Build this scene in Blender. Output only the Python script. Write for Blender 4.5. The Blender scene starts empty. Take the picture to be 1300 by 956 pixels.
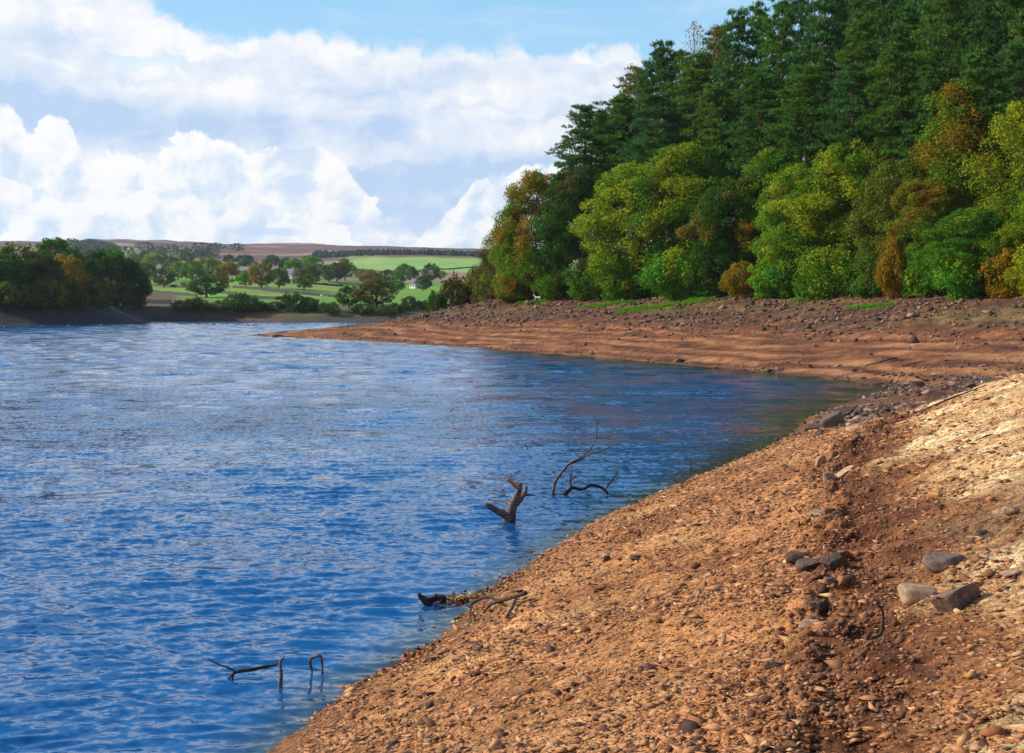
import bpy, math, random
import numpy as np
from mathutils import Vector, Matrix, Euler

random.seed(7)
RS = np.random.RandomState(11)
F, H, CX, HY = 1500.0, 4.0, 650.0, 390.0      # focal length (photo px), eye height, principal column, horizon row
scene = bpy.context.scene
COL = scene.collection

# ------------------------------------------------------------------ noise
def _hash(ix, iy, seed):
    h = (ix.astype(np.int64) * 374761393 + iy.astype(np.int64) * 668265263 + seed * 1442695041) & 0xFFFFFFFF
    h = ((h ^ (h >> 13)) * 1274126177) & 0xFFFFFFFF
    h = (h ^ (h >> 16)) & 0xFFFFFF
    return h.astype(np.float32) / float(0xFFFFFF)
def vnoise(x, y, seed=0):
    ix = np.floor(x); iy = np.floor(y)
    fx = (x - ix).astype(np.float32); fy = (y - iy).astype(np.float32)
    fx = fx * fx * (3 - 2 * fx); fy = fy * fy * (3 - 2 * fy)
    a = _hash(ix, iy, seed); b = _hash(ix + 1, iy, seed)
    c = _hash(ix, iy + 1, seed); d = _hash(ix + 1, iy + 1, seed)
    return (a + (b - a) * fx) * (1 - fy) + (c + (d - c) * fx) * fy - 0.5
def fbm(x, y, octv=4, seed=0, gain=0.5):
    s = 0; a = 1.0
    for k in range(octv):
        s = s + a * vnoise(x + 17.3 * k, y - 9.1 * k, seed + k)
        x = x * 2.03; y = y * 2.03; a *= gain
    return s
def sstep(a, b, x):
    t = np.clip((x - a) / (b - a), 0, 1)
    return t * t * (3 - 2 * t)

# ------------------------------------------------------------------ shoreline (world coordinates, water surface z = 0)
def S(px, py):
    D = H * F / (py - HY)
    return ((px - CX) / F * D, D)
SHORE = [(-30, -60), (-16, -30), (-9, -8), (-6, 0), (-3.9, 6), S(395, 925), S(455, 872), S(500, 851), S(545, 822), S(585, 790), S(603, 765), S(640, 742),
         S(690, 706), S(740, 673), S(795, 644), S(850, 622), S(900, 601), S(960, 574), S(1008, 552), S(1025, 532), S(1085, 508),
         S(1132, 494), S(1115, 488), S(1060, 481), S(1000, 474.5), S(930, 468), S(850, 461.5), S(760, 454), S(680, 447.5),
         S(600, 441), S(540, 437.5), S(470, 433), S(400, 430), S(335, 427), (-37, 168), (-37, 190), (-30, 224), (-8, 264),
         (30, 294), (80, 312), (140, 322), (140, 333), (60, 338), (0, 335), S(400, 408), S(300, 407.6), S(200, 408), S(180, 409.5),
         S(160, 411), S(100, 412), S(40, 412.8), S(0, 413), (-140, 255), (-200, 248), (-300, 235), (-420, 200), (-420, -60)]
SH = np.array(SHORE, dtype=np.float64)

def shore_dist(x, y):
    """signed distance to the waterline, positive on land"""
    x = np.asarray(x, float); y = np.asarray(y, float)
    best = np.full(x.shape, 1e18); inside = np.zeros(x.shape, bool)
    n = len(SH)
    for i in range(n):
        ax, ay = SH[i]; bx, by = SH[(i + 1) % n]
        dx, dy = bx - ax, by - ay
        t = np.clip(((x - ax) * dx + (y - ay) * dy) / (dx * dx + dy * dy), 0, 1)
        q = (x - ax - t * dx) ** 2 + (y - ay - t * dy) ** 2
        best = np.minimum(best, q)
        c = ((ay > y) != (by > y))
        xi = (bx - ax) * (y - ay) / ((by - ay) if by != ay else 1e-9) + ax
        inside ^= c & (x < xi)
    d = np.sqrt(best)
    return np.where(inside, -d, d)

SKY_PX = [-900, -200, 0, 60, 110, 150, 200, 300, 400, 500, 600, 700, 1400]
SKY_PY = [312, 309, 307, 307, 304, 303, 306, 309.5, 310, 313, 316.5, 320, 330]
FD = [300, 345, 400, 450, 520, 600, 700, 800, 1000, 1200, 1500, 1900, 2300, 2600, 3000, 3600]
FY = [398, 393, 384, 378, 371, 364, 357, 351, 343.5, 338, 329, 318, 311, 307, 311, 330]   # picture row of the ground at each distance (px<=350)
FR = [398, 393, 387, 384, 380, 375, 368, 361, 349, 339, 327.5, 322, 319, 316, 319, 335]  # the same on the right of the valley

def far_z(x, y):
    D = np.maximum(y, 50); px = CX + F * x / D
    w = sstep(330, 520, px)
    ry = np.interp(D, FD, FY) * (1 - w) + np.interp(D, FD, FR) * w
    # shift the upper rows so the skyline follows the photograph
    top = np.interp(px, SKY_PX, SKY_PY) - (307 * (1 - w) + 316 * w)
    ry = ry + top * sstep(700, 2300, D)
    return H + (HY - ry) * D / F

LIP = None
def base_z(x, y, d):
    """smooth terrain height without small relief"""
    dl = np.maximum(d, 0)
    # near beach
    zA = np.where(dl < 8.2, 0.365 * dl, 0.365 * 8.2 + 0.10 * (dl - 8.2))
    zA = np.minimum(zA, 3.4 + 0.02 * dl)
    # cove, bank and wooded hillside
    d1, d2 = 17.0, 38.0
    zB = 0.095 * np.minimum(dl, d1) + 0.195 * np.clip(dl - d1, 0, d2 - d1) + 0.36 * np.clip(dl - d2, 0, 90) + 0.1 * np.maximum(dl - 128, 0)
    wA = 1 - sstep(25, 44, y + 0.25 * np.maximum(x - 12, 0))
    z = zA * wA + zB * (1 - wA)
    # far side of the reservoir
    wE = sstep(285, 332, y)
    zE = np.minimum(0.28 * dl, far_z(x, y))
    z = z * (1 - wE) + zE * wE
    # wooded bank on the left
    wF = sstep(-60, -84, x) * sstep(200, 245, y) * (1 - sstep(330, 380, y))
    zF = np.minimum(0.46 * dl, 4.2 + 0.035 * dl)
    z = z * (1 - wF) + zF * wF
    zw = -np.minimum(0.22 * np.maximum(-d, 0), 2.6)
    return np.where(d > 0, z, zw)

def ground0(x, y):
    x = np.atleast_1d(np.asarray(x, float)); y = np.atleast_1d(np.asarray(y, float))
    return base_z(x, y, shore_dist(x, y))

def hit(px, py, d0=4.0, d1=3000.0):
    """first ground point seen in the direction of a photo pixel"""
    D = np.concatenate([np.arange(4, 60, .05), np.arange(60, 340, .25), np.arange(340, 3000, 2.0)])
    D = D[(D >= d0) & (D <= d1)]
    x = (px - CX) / F * D; zr = H + (HY - py) / F * D
    g = ground0(x, D)
    k = np.nonzero(g >= zr)[0]
    k = k[0] if len(k) else len(D) - 1
    return float(x[k]), float(D[k])

# scarp / worn gully on the near beach: (lateral offset polyline)
GUL = np.array([hit(*p) for p in [(1140, 528), (1090, 556), (1062, 590), (1058, 640), (1066, 690), (1064, 740), (1052, 800), (1040, 870), (1030, 950)]])
def gully(x, y):
    """signed sideways distance to the gully lip (positive = up the beach) and weight"""
    best = np.full(x.shape, 1e18); sgn = np.zeros(x.shape)
    for i in range(len(GUL) - 1):
        ax, ay = GUL[i]; bx, by = GUL[i + 1]
        dx, dy = bx - ax, by - ay; L2 = dx * dx + dy * dy
        t = np.clip(((x - ax) * dx + (y - ay) * dy) / L2, 0, 1)
        qx = x - ax - t * dx; qy = y - ay - t * dy
        q = qx * qx + qy * qy
        s = np.sign(qx * (-dy) + qy * dx) * -1
        # polyline runs towards the viewer: right side is +x
        s = np.where(qx * dy - qy * dx < 0, 1.0, -1.0)
        m = q < best
        best = np.where(m, q, best); sgn = np.where(m, s, sgn)
    return np.sqrt(best) * sgn

def relief(x, y, d, z):
    """small relief: terraces, clods, scarps"""
    D = np.hypot(x, y)
    land = sstep(-0.4, 0.6, d)
    near = 1 - sstep(30, 48, y)
    bank = sstep(38, 55, y) * (1 - sstep(260, 300, y))
    # near beach
    m = near * land
    w1 = fbm(x / 1.7, y / 1.7, 3, 3) * 0.12
    w2 = fbm(x / 0.42, y / 0.42, 3, 9)
    clod = np.abs(w2) * 0.08
    w3 = fbm(x / 0.11, y / 0.11, 2, 21) * 0.020
    g = gully(x, y) + fbm(x / 0.5, y / 0.5, 3, 33) * 0.35
    rough = np.exp(-((g + 0.02) / 0.42) ** 2)
    lip = -0.06 * sstep(-0.06, 0.10, g) * (1 - sstep(0.5, 2.6, g)) + 0.03 * np.exp(-((g + 0.12) / 0.16) ** 2)
    up = sstep(2.4, 3.4, g)
    zz = z + m * (w1 + clod * (1 + 1.8 * rough) + w3 * (1 + 0.8 * rough) + lip + 0.05 * up * fbm(x / 0.9, y / 0.35, 3, 55))
    # far bank: drawdown terraces along the contours
    ph = z / 0.34 + fbm(x / 14, y / 14, 3, 71) * 1.3
    st = ph - np.floor(ph)
    ter = (sstep(0.55, 0.95, st) - st) * 0.16
    low = 1 - sstep(1.7, 2.8, z)
    zz = zz + bank * sstep(0.3, 2.0, d) * (ter * 1.7 * low + 0.2 * fbm(x / 3.2, y / 3.2, 4, 41, .55) + (1 - low) * 0.28 * np.abs(fbm(x / 1.5, y / 1.5, 3, 47)))
    # far land
    far = sstep(300, 360, y)
    zz = zz + far * (fbm(x / 90, y / 90, 4, 91) * np.clip((y - 380) / 100, 0, 5))
    return zz

def ground(x, y):
    x = np.atleast_1d(np.asarray(x, float)); y = np.atleast_1d(np.asarray(y, float))
    d = shore_dist(x, y); z = base_z(x, y, d)
    return relief(x, y, d, z)
def gz(x, y): return float(ground([x], [y])[0])

# ------------------------------------------------------------------ mesh helpers
def np_mesh(name, V, Fq, smooth=False, mat=None, fattr=None, vcol=None):
    """mesh from numpy arrays: V (n,3), Fq (m,k) with k = 3 or 4 (all faces the same)"""
    me = bpy.data.meshes.new(name)
    V = np.asarray(V, np.float32); Fq = np.asarray(Fq, np.int32); k = Fq.shape[1]
    me.vertices.add(len(V)); me.vertices.foreach_set('co', V.ravel())
    me.loops.add(Fq.size); me.loops.foreach_set('vertex_index', Fq.ravel())
    me.polygons.add(len(Fq)); me.polygons.foreach_set('loop_start', np.arange(0, Fq.size, k, dtype=np.int32))
    me.polygons.foreach_set('loop_total', np.full(len(Fq), k, np.int32))
    if smooth: me.polygons.foreach_set('use_smooth', np.ones(len(Fq), bool))
    for nm, arr in (fattr or {}).items():
        a = me.attributes.new(nm, 'FLOAT', 'FACE'); a.data.foreach_set('value', np.asarray(arr, np.float32))
    if vcol is not None:
        a = me.attributes.new('Col', 'FLOAT_COLOR', 'POINT')
        c = np.ones((len(V), 4), np.float32); c[:, :vcol.shape[1]] = vcol
        a.data.foreach_set('color', c.ravel())
    me.update(calc_edges=True)
    if mat: me.materials.append(mat)
    return me

def link(name, me, parent=None, loc=None):
    o = bpy.data.objects.new(name, me); COL.objects.link(o)
    if parent: o.parent = parent
    if loc is not None: o.location = loc
    return o
def empty(name, loc, rz=0.0):
    o = bpy.data.objects.new(name, None); COL.objects.link(o)
    o.empty_display_size = 0.3; o.location = loc; o.rotation_euler = (0, 0, rz)
    return o
def tag(o, label=None, cat=None, group=None, kind=None):
    if label: o['label'] = label
    if cat: o['category'] = cat
    if group: o['group'] = group
    if kind: o['kind'] = kind
    return o
def copy_tree(o, parent=None):
    c = o.copy(); COL.objects.link(c); c.parent = parent
    for ch in [q for q in bpy.data.objects if q.parent == o]: copy_tree(ch, c)
    return c

class MB:
    def __init__(s): s.v = []; s.f = []
    def tube(s, pts, rad, sides=8, cap=True, wob=0.0):
        pts = [Vector(p) for p in pts]; n = len(pts); base = len(s.v)
        up = Vector((0, 0, 1)); prev = None
        for i, p in enumerate(pts):
            t = (pts[min(i + 1, n - 1)] - pts[max(i - 1, 0)]).normalized()
            if prev is None:
                a = t.cross(up)
                if a.length < 0.1: a = t.cross(Vector((1, 0, 0)))
                a.normalize()
            else:
                a = (prev - t * prev.dot(t))
                if a.length < 1e-4: a = t.orthogonal()
                a.normalize()
            prev = a; b = t.cross(a)
            for k in range(sides):
                an = 2 * math.pi * k / sides
                r = rad[i] * (1 + (random.uniform(-wob, wob) if wob else 0))
                s.v.append(p + (a * math.cos(an) + b * math.sin(an)) * r)
        for i in range(n - 1):
            for k in range(sides):
                k2 = (k + 1) % sides
                s.f.append((base + i * sides + k, base + i * sides + k2, base + (i + 1) * sides + k2, base + (i + 1) * sides + k))
        if cap:
            s.f.append(tuple(base + k for k in range(sides))[::-1])
            s.f.append(tuple(base + (n - 1) * sides + k for k in range(sides)))
    def box(s, c, d, rz=0.0):
        b = len(s.v); M = Matrix.Rotation(rz, 3, 'Z')
        for sx in (-.5, .5):
            for sy in (-.5, .5):
                for sz in (-.5, .5):
                    s.v.append(Vector(c) + M @ Vector((sx * d[0], sy * d[1], sz * d[2])))
        for f in ((0, 1, 3, 2), (4, 6, 7, 5), (0, 4, 5, 1), (2, 3, 7, 6), (0, 2, 6, 4), (1, 5, 7, 3)):
            s.f.append(tuple(b + i for i in f))
    def poly(s, pts, faces):
        b = len(s.v); s.v += [Vector(p) for p in pts]; s.f += [tuple(b + i for i in f) for f in faces]
    def mesh(s, name, mat, smooth=False):
        me = bpy.data.meshes.new(name); me.from_pydata([tuple(v) for v in s.v], [], s.f); me.update()
        if mat: me.materials.append(mat)
        if smooth:
            me.polygons.foreach_set('use_smooth', [True] * len(me.polygons))
        return me

# ------------------------------------------------------------------ materials
class NT:
    def __init__(s, nt): s.nt = nt; nt.nodes.clear()
    def n(s, kind, **kw):
        nd = s.nt.nodes.new(kind)
        for k, v in kw.items():
            if hasattr(nd, k): setattr(nd, k, v)
        return nd
    def lk(s, a, b): s.nt.links.new(a, b)
    def val(s, x, sock):
        if isinstance(x, (int, float)): sock.default_value = x
        elif isinstance(x, tuple):
            sock.default_value = x if len(x) == len(sock.default_value) else tuple(x) + (1.0,) * (len(sock.default_value) - len(x))
        else: s.lk(x, sock)
    def math(s, op, a, b=0.0, c=None, clamp=False):
        m = s.n('ShaderNodeMath', operation=op, use_clamp=clamp)
        s.val(a, m.inputs[0]); s.val(b, m.inputs[1])
        if c is not None: s.val(c, m.inputs[2])
        return m.outputs[0]
    def noise(s, vec, scale, detail=4, rough=.55, dist=0.0, dim='3D'):
        t = s.n('ShaderNodeTexNoise', noise_dimensions=dim)
        if vec is not None: s.lk(vec, t.inputs['Vector'])
        s.val(scale, t.inputs['Scale']); s.val(detail, t.inputs['Detail']); s.val(rough, t.inputs['Roughness']); s.val(dist, t.inputs['Distortion'])
        return t.outputs['Fac']
    def ramp(s, x, a, b, smooth=True):
        m = s.n('ShaderNodeMapRange', interpolation_type='SMOOTHSTEP' if smooth else 'LINEAR')
        s.val(x, m.inputs['Value']); s.val(a, m.inputs['From Min']); s.val(b, m.inputs['From Max'])
        return m.outputs['Result']
    def mix(s, f, a, b, mode='MIX'):
        m = s.n('ShaderNodeMix', data_type='RGBA', blend_type=mode, clamp_factor=True)
        s.val(f, m.inputs[0]); s.val(a, m.inputs[6]); s.val(b, m.inputs[7])
        return m.outputs[2]
    def scale(s, vec, v):
        m = s.n('ShaderNodeVectorMath', operation='MULTIPLY'); s.lk(vec, m.inputs[0]); m.inputs[1].default_value = v
        return m.outputs[0]
def new_mat(name):
    m = bpy.data.materials.new(name); m.use_nodes = True
    return m, NT(m.node_tree)
def finish(t, bsdf):
    o = t.n('ShaderNodeOutputMaterial'); t.lk(bsdf, o.inputs['Surface'])
def principled(t, color, rough=.8, spec=.3, normal=None):
    p = t.n('ShaderNodeBsdfPrincipled')
    t.val(color, p.inputs['Base Color']); t.val(rough, p.inputs['Roughness']); t.val(spec, p.inputs['Specular IOR Level'])
    if normal is not None: t.lk(normal, p.inputs['Normal'])
    return p
def bump(t, h, strength, dist, normal=None):
    b = t.n('ShaderNodeBump'); t.val(strength, b.inputs['Strength']); t.val(dist, b.inputs['Distance']); t.lk(h, b.inputs['Height'])
    if normal is not None: t.lk(normal, b.inputs['Normal'])
    return b.outputs[0]
def simple_mat(name, c1, c2=None, scale=5.0, rough=.85, spec=.2, bmp=0.0, bdist=.02, coord='Object', stretch=None):
    m, t = new_mat(name)
    co = t.n('ShaderNodeTexCoord').outputs[coord]
    if stretch: co = t.scale(co, stretch)
    nz = t.noise(co, scale, 6, .6)
    col = t.mix(t.ramp(nz, .35, .65), c1, c2 or c1)
    nrm = bump(t, nz, bmp, bdist) if bmp else None
    finish(t, principled(t, col, rough, spec, nrm).outputs[0])
    return m

def foliage_mat(name, autumn, gloss=.07, transl=.4):
    """green comes from the object's colour, its alpha says how much of the crown has turned"""
    m, t = new_mat(name)
    oi = t.n('ShaderNodeObjectInfo')
    ti = t.n('ShaderNodeAttribute', attribute_name='tint').outputs['Fac']
    au = t.n('ShaderNodeAttribute', attribute_name='aut').outputs['Fac']
    k = t.math('SUBTRACT', t.math('ADD', au, oi.outputs['Alpha']), 1.0)
    k = t.ramp(k, -.08, .12)
    c = t.mix(k, oi.outputs['Color'], autumn)
    v = t.math('MULTIPLY_ADD', ti, 1.0, .5)
    vm = t.n('ShaderNodeVectorMath', operation='SCALE'); t.lk(c, vm.inputs[0]); t.lk(v, vm.inputs['Scale'])
    p = principled(t, vm.outputs[0], .6, gloss)
    tr = t.n('ShaderNodeBsdfTranslucent'); t.lk(vm.outputs[0], tr.inputs['Color'])
    mx = t.n('ShaderNodeMixShader'); mx.inputs[0].default_value = transl
    t.lk(p.outputs[0], mx.inputs[1]); t.lk(tr.outputs[0], mx.inputs[2])
    finish(t, mx.outputs[0])
    return m
M_YEL = foliage_mat('leaves_turning_yellow', (.30, .34, .012))
M_ORG = foliage_mat('leaves_turning_orange', (.30, .175, .012))
M_RUST = foliage_mat('leaves_turning_rust', (.125, .10, .022))
M_NEEDLE = foliage_mat('pine_needles', (.10, .14, .03), .25, .3)
M_BARK = simple_mat('bark_brown', (.09, .06, .04), (.05, .035, .025), 6, .9, .1, .6, .05, stretch=(1, 1, .25))
M_PBARK = simple_mat('bark_pine_red', (.30, .12, .06), (.12, .055, .035), 4, .9, .1, .6, .05, stretch=(1, 1, .3))

# ------------------------------------------------------------------ ground sheet
def albedo(x, y, d, z, zr):
    """base colour of the ground at every vertex (soil, sand, grass, heather)"""
    n = len(x)
    D = np.maximum(y, 1.0)
    c = np.zeros((n, 3), np.float32)
    def put(w, col):
        w = np.clip(w, 0, 1)[:, None]
        c[:] = c * (1 - w) + np.array(col, np.float32) * w
    c[:] = (.37, .165, .068)
    nA = fbm(x / 2.3, y / 2.3, 4, 101); nB = fbm(x / .55, y / .55, 4, 111); nC = fbm(x / 6, y / 6, 3, 121)
    near = 1 - sstep(34, 50, y)
    # --- near beach
    g = gully(x, y) + fbm(x / 0.9, y / 0.9, 3, 33) * 0.8
    put(near * 1.0, (.52, .225, .082))
    put(near * sstep(.02, .35, nA + .6 * nB) * .7, (.62, .31, .12))
    put(near * sstep(.05, .4, -nA + .7 * nB) * .6, (.22, .078, .028))
    put(near * (1 - sstep(0.0, 1.2, d)) * .75, (.20, .085, .036))           # damp edge
    put(near * np.exp(-((g - .30) / .42) ** 2) * .95, (.135, .045, .019))       # worn brown gully
    sand = near * sstep(.62, 1.15, g + .45 * nA)
    put(sand, (.72, .42, .18))
    put(sand * sstep(-.1, .2, nB + .5 * nA), (.85, .60, .30))
    put(sand * sstep(.10, .34, fbm(x / .8, y / .3, 4, 131)) * .75, (.40, .18, .075))
    put(near * np.exp(-((y - .0 * x - 10.5 - 1.4 * nA) / 1.3) ** 2) * sstep(.3, .9, g) * .85, (.20, .075, .032))
    # --- cove head and far bank
    bank = sstep(34, 50, y) * (1 - sstep(262, 290, y))
    put(bank, (.25, .082, .030))
    band = z / .42 + fbm(x / 18, y / 18, 3, 141) * 1.6
    sb = np.abs(band - np.floor(band) - .5) * 2
    put(bank * sstep(.55, .95, sb) * (1 - sstep(1.6, 2.3, z)) * .8, (.50, .225, .09))
    put(bank * sstep(.6, .95, 1 - sb) * (1 - sstep(1.6, 2.3, z)) * .85, (.085, .035, .02))
    put(bank * sstep(.05, .3, nC) * (1 - sstep(1.2, 2.0, z)) * .5, (.30, .105, .038))
    put(bank * sstep(1.7, 2.5, z + .8 * nC) * .85, (.105, .050, .030))          # upper, stony
    put(bank * sstep(1.9, 2.6, z + nC) * sstep(0, .3, nA) * .6, (.16, .08, .046))
    put(bank * sstep(.0, .22, fbm(x / 9, y / 9, 4, 151)) * sstep(2.4, 3.2, z) * (1 - sstep(4.6, 5.4, z)) * .55, (.13, .13, .03))
    nf = fbm(x / 1.6, y / .9, 4, 191, .65)
    put(bank * sstep(.02, .35, nf) * .55, (.11, .05, .03))
    put(bank * sstep(.08, .4, -nf) * .4, (.44, .20, .085))
    put(bank * (1 - sstep(0.0, 1.1, d)) * .7, (.17, .07, .035))
    rub = np.exp(-(((x - 20) / 9) ** 2 + ((y - 50) / 9) ** 2))
    put(rub * sstep(-.3, .2, nA) * .8, (.13, .085, .06))
    # grass tongue running down from the wood
    for (a, b, w) in GRASS:
        dx, dy = b[0] - a[0], b[1] - a[1]
        t = np.clip(((x - a[0]) * dx + (y - a[1]) * dy) / (dx * dx + dy * dy), 0, 1)
        q = np.hypot(x - a[0] - t * dx, y - a[1] - t * dy) + 1.2 * nA
        put((1 - sstep(w * .5, w, q)) * .9, (.085, .15, .02))
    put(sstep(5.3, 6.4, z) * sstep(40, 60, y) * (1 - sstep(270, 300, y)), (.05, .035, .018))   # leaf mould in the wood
    # --- left bank
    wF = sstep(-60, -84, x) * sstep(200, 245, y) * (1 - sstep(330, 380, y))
    put(wF, (.034, .027, .026))  # albedo darkened to paint in the shade on this bank
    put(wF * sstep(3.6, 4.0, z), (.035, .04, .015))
    # --- far land
    far = sstep(300, 331, y) * (1 - wF)
    px = CX + F * x / D
    ny = fbm(x / 40, y / 60, 4, 161); nb = fbm(x / 120, y / 200, 4, 171)
    put(far, (.09, .07, .05))
    put(far * sstep(.8, 2.2, z), (.13, .125, .045))                          # drab shore grass
    put(far * sstep(352, 372, D + 40 * ny), (.12, .09, .045))
    fld = sstep(382, 398, D + 25 * ny) * far
    put(fld, (.12, .28, .02))
    put(fld * sstep(-.1, .25, ny), (.20, .34, .03))
    put(fld * sstep(.15, .4, nb) * .6, (.25, .28, .06))
    put(far * (1 - sstep(500, 540, D + 50 * ny)) * (1 - sstep(215, 240, px)) * sstep(345, 360, D), (.13, .085, .05))
    # rough ground and pasture above the farms
    up = sstep(820, 900, D + 160 * nb) * far
    put(up, (.20, .19, .06))
    put(up * sstep(-.05, .2, nb + .4 * ny), (.30, .19, .11))
    hill = up * sstep(415, 445, px + 40 * ny) * sstep(1060, 1110, D + 60 * ny) * (1 - sstep(1470, 1500, D))
    put(hill, (.24, .40, .07))
    put(hill * sstep(.0, .3, ny + .3 * nb) * .7, (.36, .40, .13))
    gl = up * (1 - sstep(150, 185, px)) * sstep(110, 130, px) * sstep(1500, 1600, D) * (1 - sstep(1900, 2000, D))
    put(gl, (.22, .36, .10))
    moor = far * sstep(1330, 1460, D + 500 * nb * (1 - sstep(400, 440, px))) * (1 - hill * (1 - sstep(1480, 1500, D)))
    put(moor, (.16, .078, .056))
    st = fbm(x / 260, y / 60, 4, 181)
    put(moor * sstep(.08, .3, st) * (1 - sstep(400, 520, px)) * .85, (.42, .27, .18))
    put(moor * sstep(.1, .35, -st) * .7, (.085, .05, .058))
    put(gl, (.22, .36, .10))
    put(sstep(-.2, -1.2, d), (.10, .07, .035))
    return c

def near_line(a, b): return (hit(*a), hit(*b))
GRASS = []
for (a, b, w) in [((925, 374), (860, 388), 2.3), ((860, 388), (790, 396), 1.3), ((800, 386), (740, 392), .9), ((660, 386), (690, 384), .8), ((1080, 392), (1130, 388), .7), ((1040, 378), (1010, 384), .8)]:
    GRASS.append((hit(*a, d0=50), hit(*b, d0=50), w))

def grass_dist(x, y):
    q = np.full(x.shape, 1e9)
    for (a, b, w) in GRASS:
        dx, dy = b[0] - a[0], b[1] - a[1]
        t = np.clip(((x - a[0]) * dx + (y - a[1]) * dy) / (dx * dx + dy * dy), 0, 1)
        q = np.minimum(q, np.hypot(x - a[0] - t * dx, y - a[1] - t * dy) / w)
    return q
ANG_IN = np.linspace(-24.6, 24.6, 900)
ANG = np.radians(np.concatenate([np.linspace(-180, -60, 30)[:-1], np.linspace(-60, -24.6, 60)[:-1], ANG_IN, np.linspace(24.6, 60, 60)[1:], np.linspace(60, 180, 30)[1:]]))
def rings():
    r = [0.3, 0.8, 1.5, 2.2, 3.0]
    while r[-1] < 3600:
        D = r[-1]
        if D < 6: s = .12
        elif D < 62: s = max(.022, D * D / 6000 * 1.15)
        elif D < 250: s = .75
        else: s = D * .0065
        r.append(D + s)
    return np.array(r)
def fan(R):
    A, RR = np.meshgrid(ANG, R)
    x = (RR * np.sin(A)).ravel(); y = (RR * np.cos(A)).ravel()
    # inside the field of view use planes of equal depth, so spacing follows what is seen
    nr, na = RR.shape
    idx = np.arange(nr * na).reshape(nr, na)
    q = np.stack([idx[:-1, :-1], idx[:-1, 1:], idx[1:, 1:], idx[1:, :-1]], -1).reshape(-1, 4)
    return x, y, q
def compact(V, q, extra):
    used = np.zeros(len(V), bool); used[q.ravel()] = True
    mp = np.cumsum(used) - 1
    return V[used], mp[q], [e[used] for e in extra]

def build_ground():
    x, y, q = fan(rings())
    d = np.empty(len(x)); CH = 200000
    for i in range(0, len(x), CH): d[i:i + CH] = shore_dist(x[i:i + CH], y[i:i + CH])
    # drop the bed well away from the shore
    keep = ~((d[q] < -7).all(1))
    V2 = np.stack([x, y, d], 1)
    V2, q, _ = compact(V2, q[keep], [])
    x, y, d = V2[:, 0], V2[:, 1], V2[:, 2]
    z0 = base_z(x, y, d); z = relief(x, y, d, z0)
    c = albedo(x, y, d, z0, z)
    m, t = new_mat('soil_sand_and_grass')
    geo = t.n('ShaderNodeNewGeometry'); P = geo.outputs['Position']
    vc = t.n('ShaderNodeVertexColor', layer_name='Col').outputs['Color']
    f1 = t.noise(P, 9.0, 8, .65); f2 = t.noise(P, 38.0, 5, .7); f3 = t.noise(P, .9, 6, .6)
    v = t.math('MULTIPLY_ADD', t.ramp(f1, .3, .7), 1.0, .45)
    v = t.math('MULTIPLY', v, t.math('MULTIPLY_ADD', t.ramp(f2, .35, .65), .9, .52))
    v = t.math('MULTIPLY', v, t.math('MULTIPLY_ADD', t.ramp(f3, .3, .7), .4, .8))
    sc = t.n('ShaderNodeVectorMath', operation='SCALE'); t.lk(vc, sc.inputs[0]); t.lk(v, sc.inputs['Scale'])
    nrm = bump(t, f1, 1.0, .07); nrm = bump(t, f2, 1.0, .022, nrm)
    finish(t, principled(t, sc.outputs[0], .92, .15, nrm).outputs[0])
    me = np_mesh('ground', np.stack([x, y, z], 1), q, True, m, vcol=c)
    tag(link('ground', me), kind='structure')
build_ground()

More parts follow.
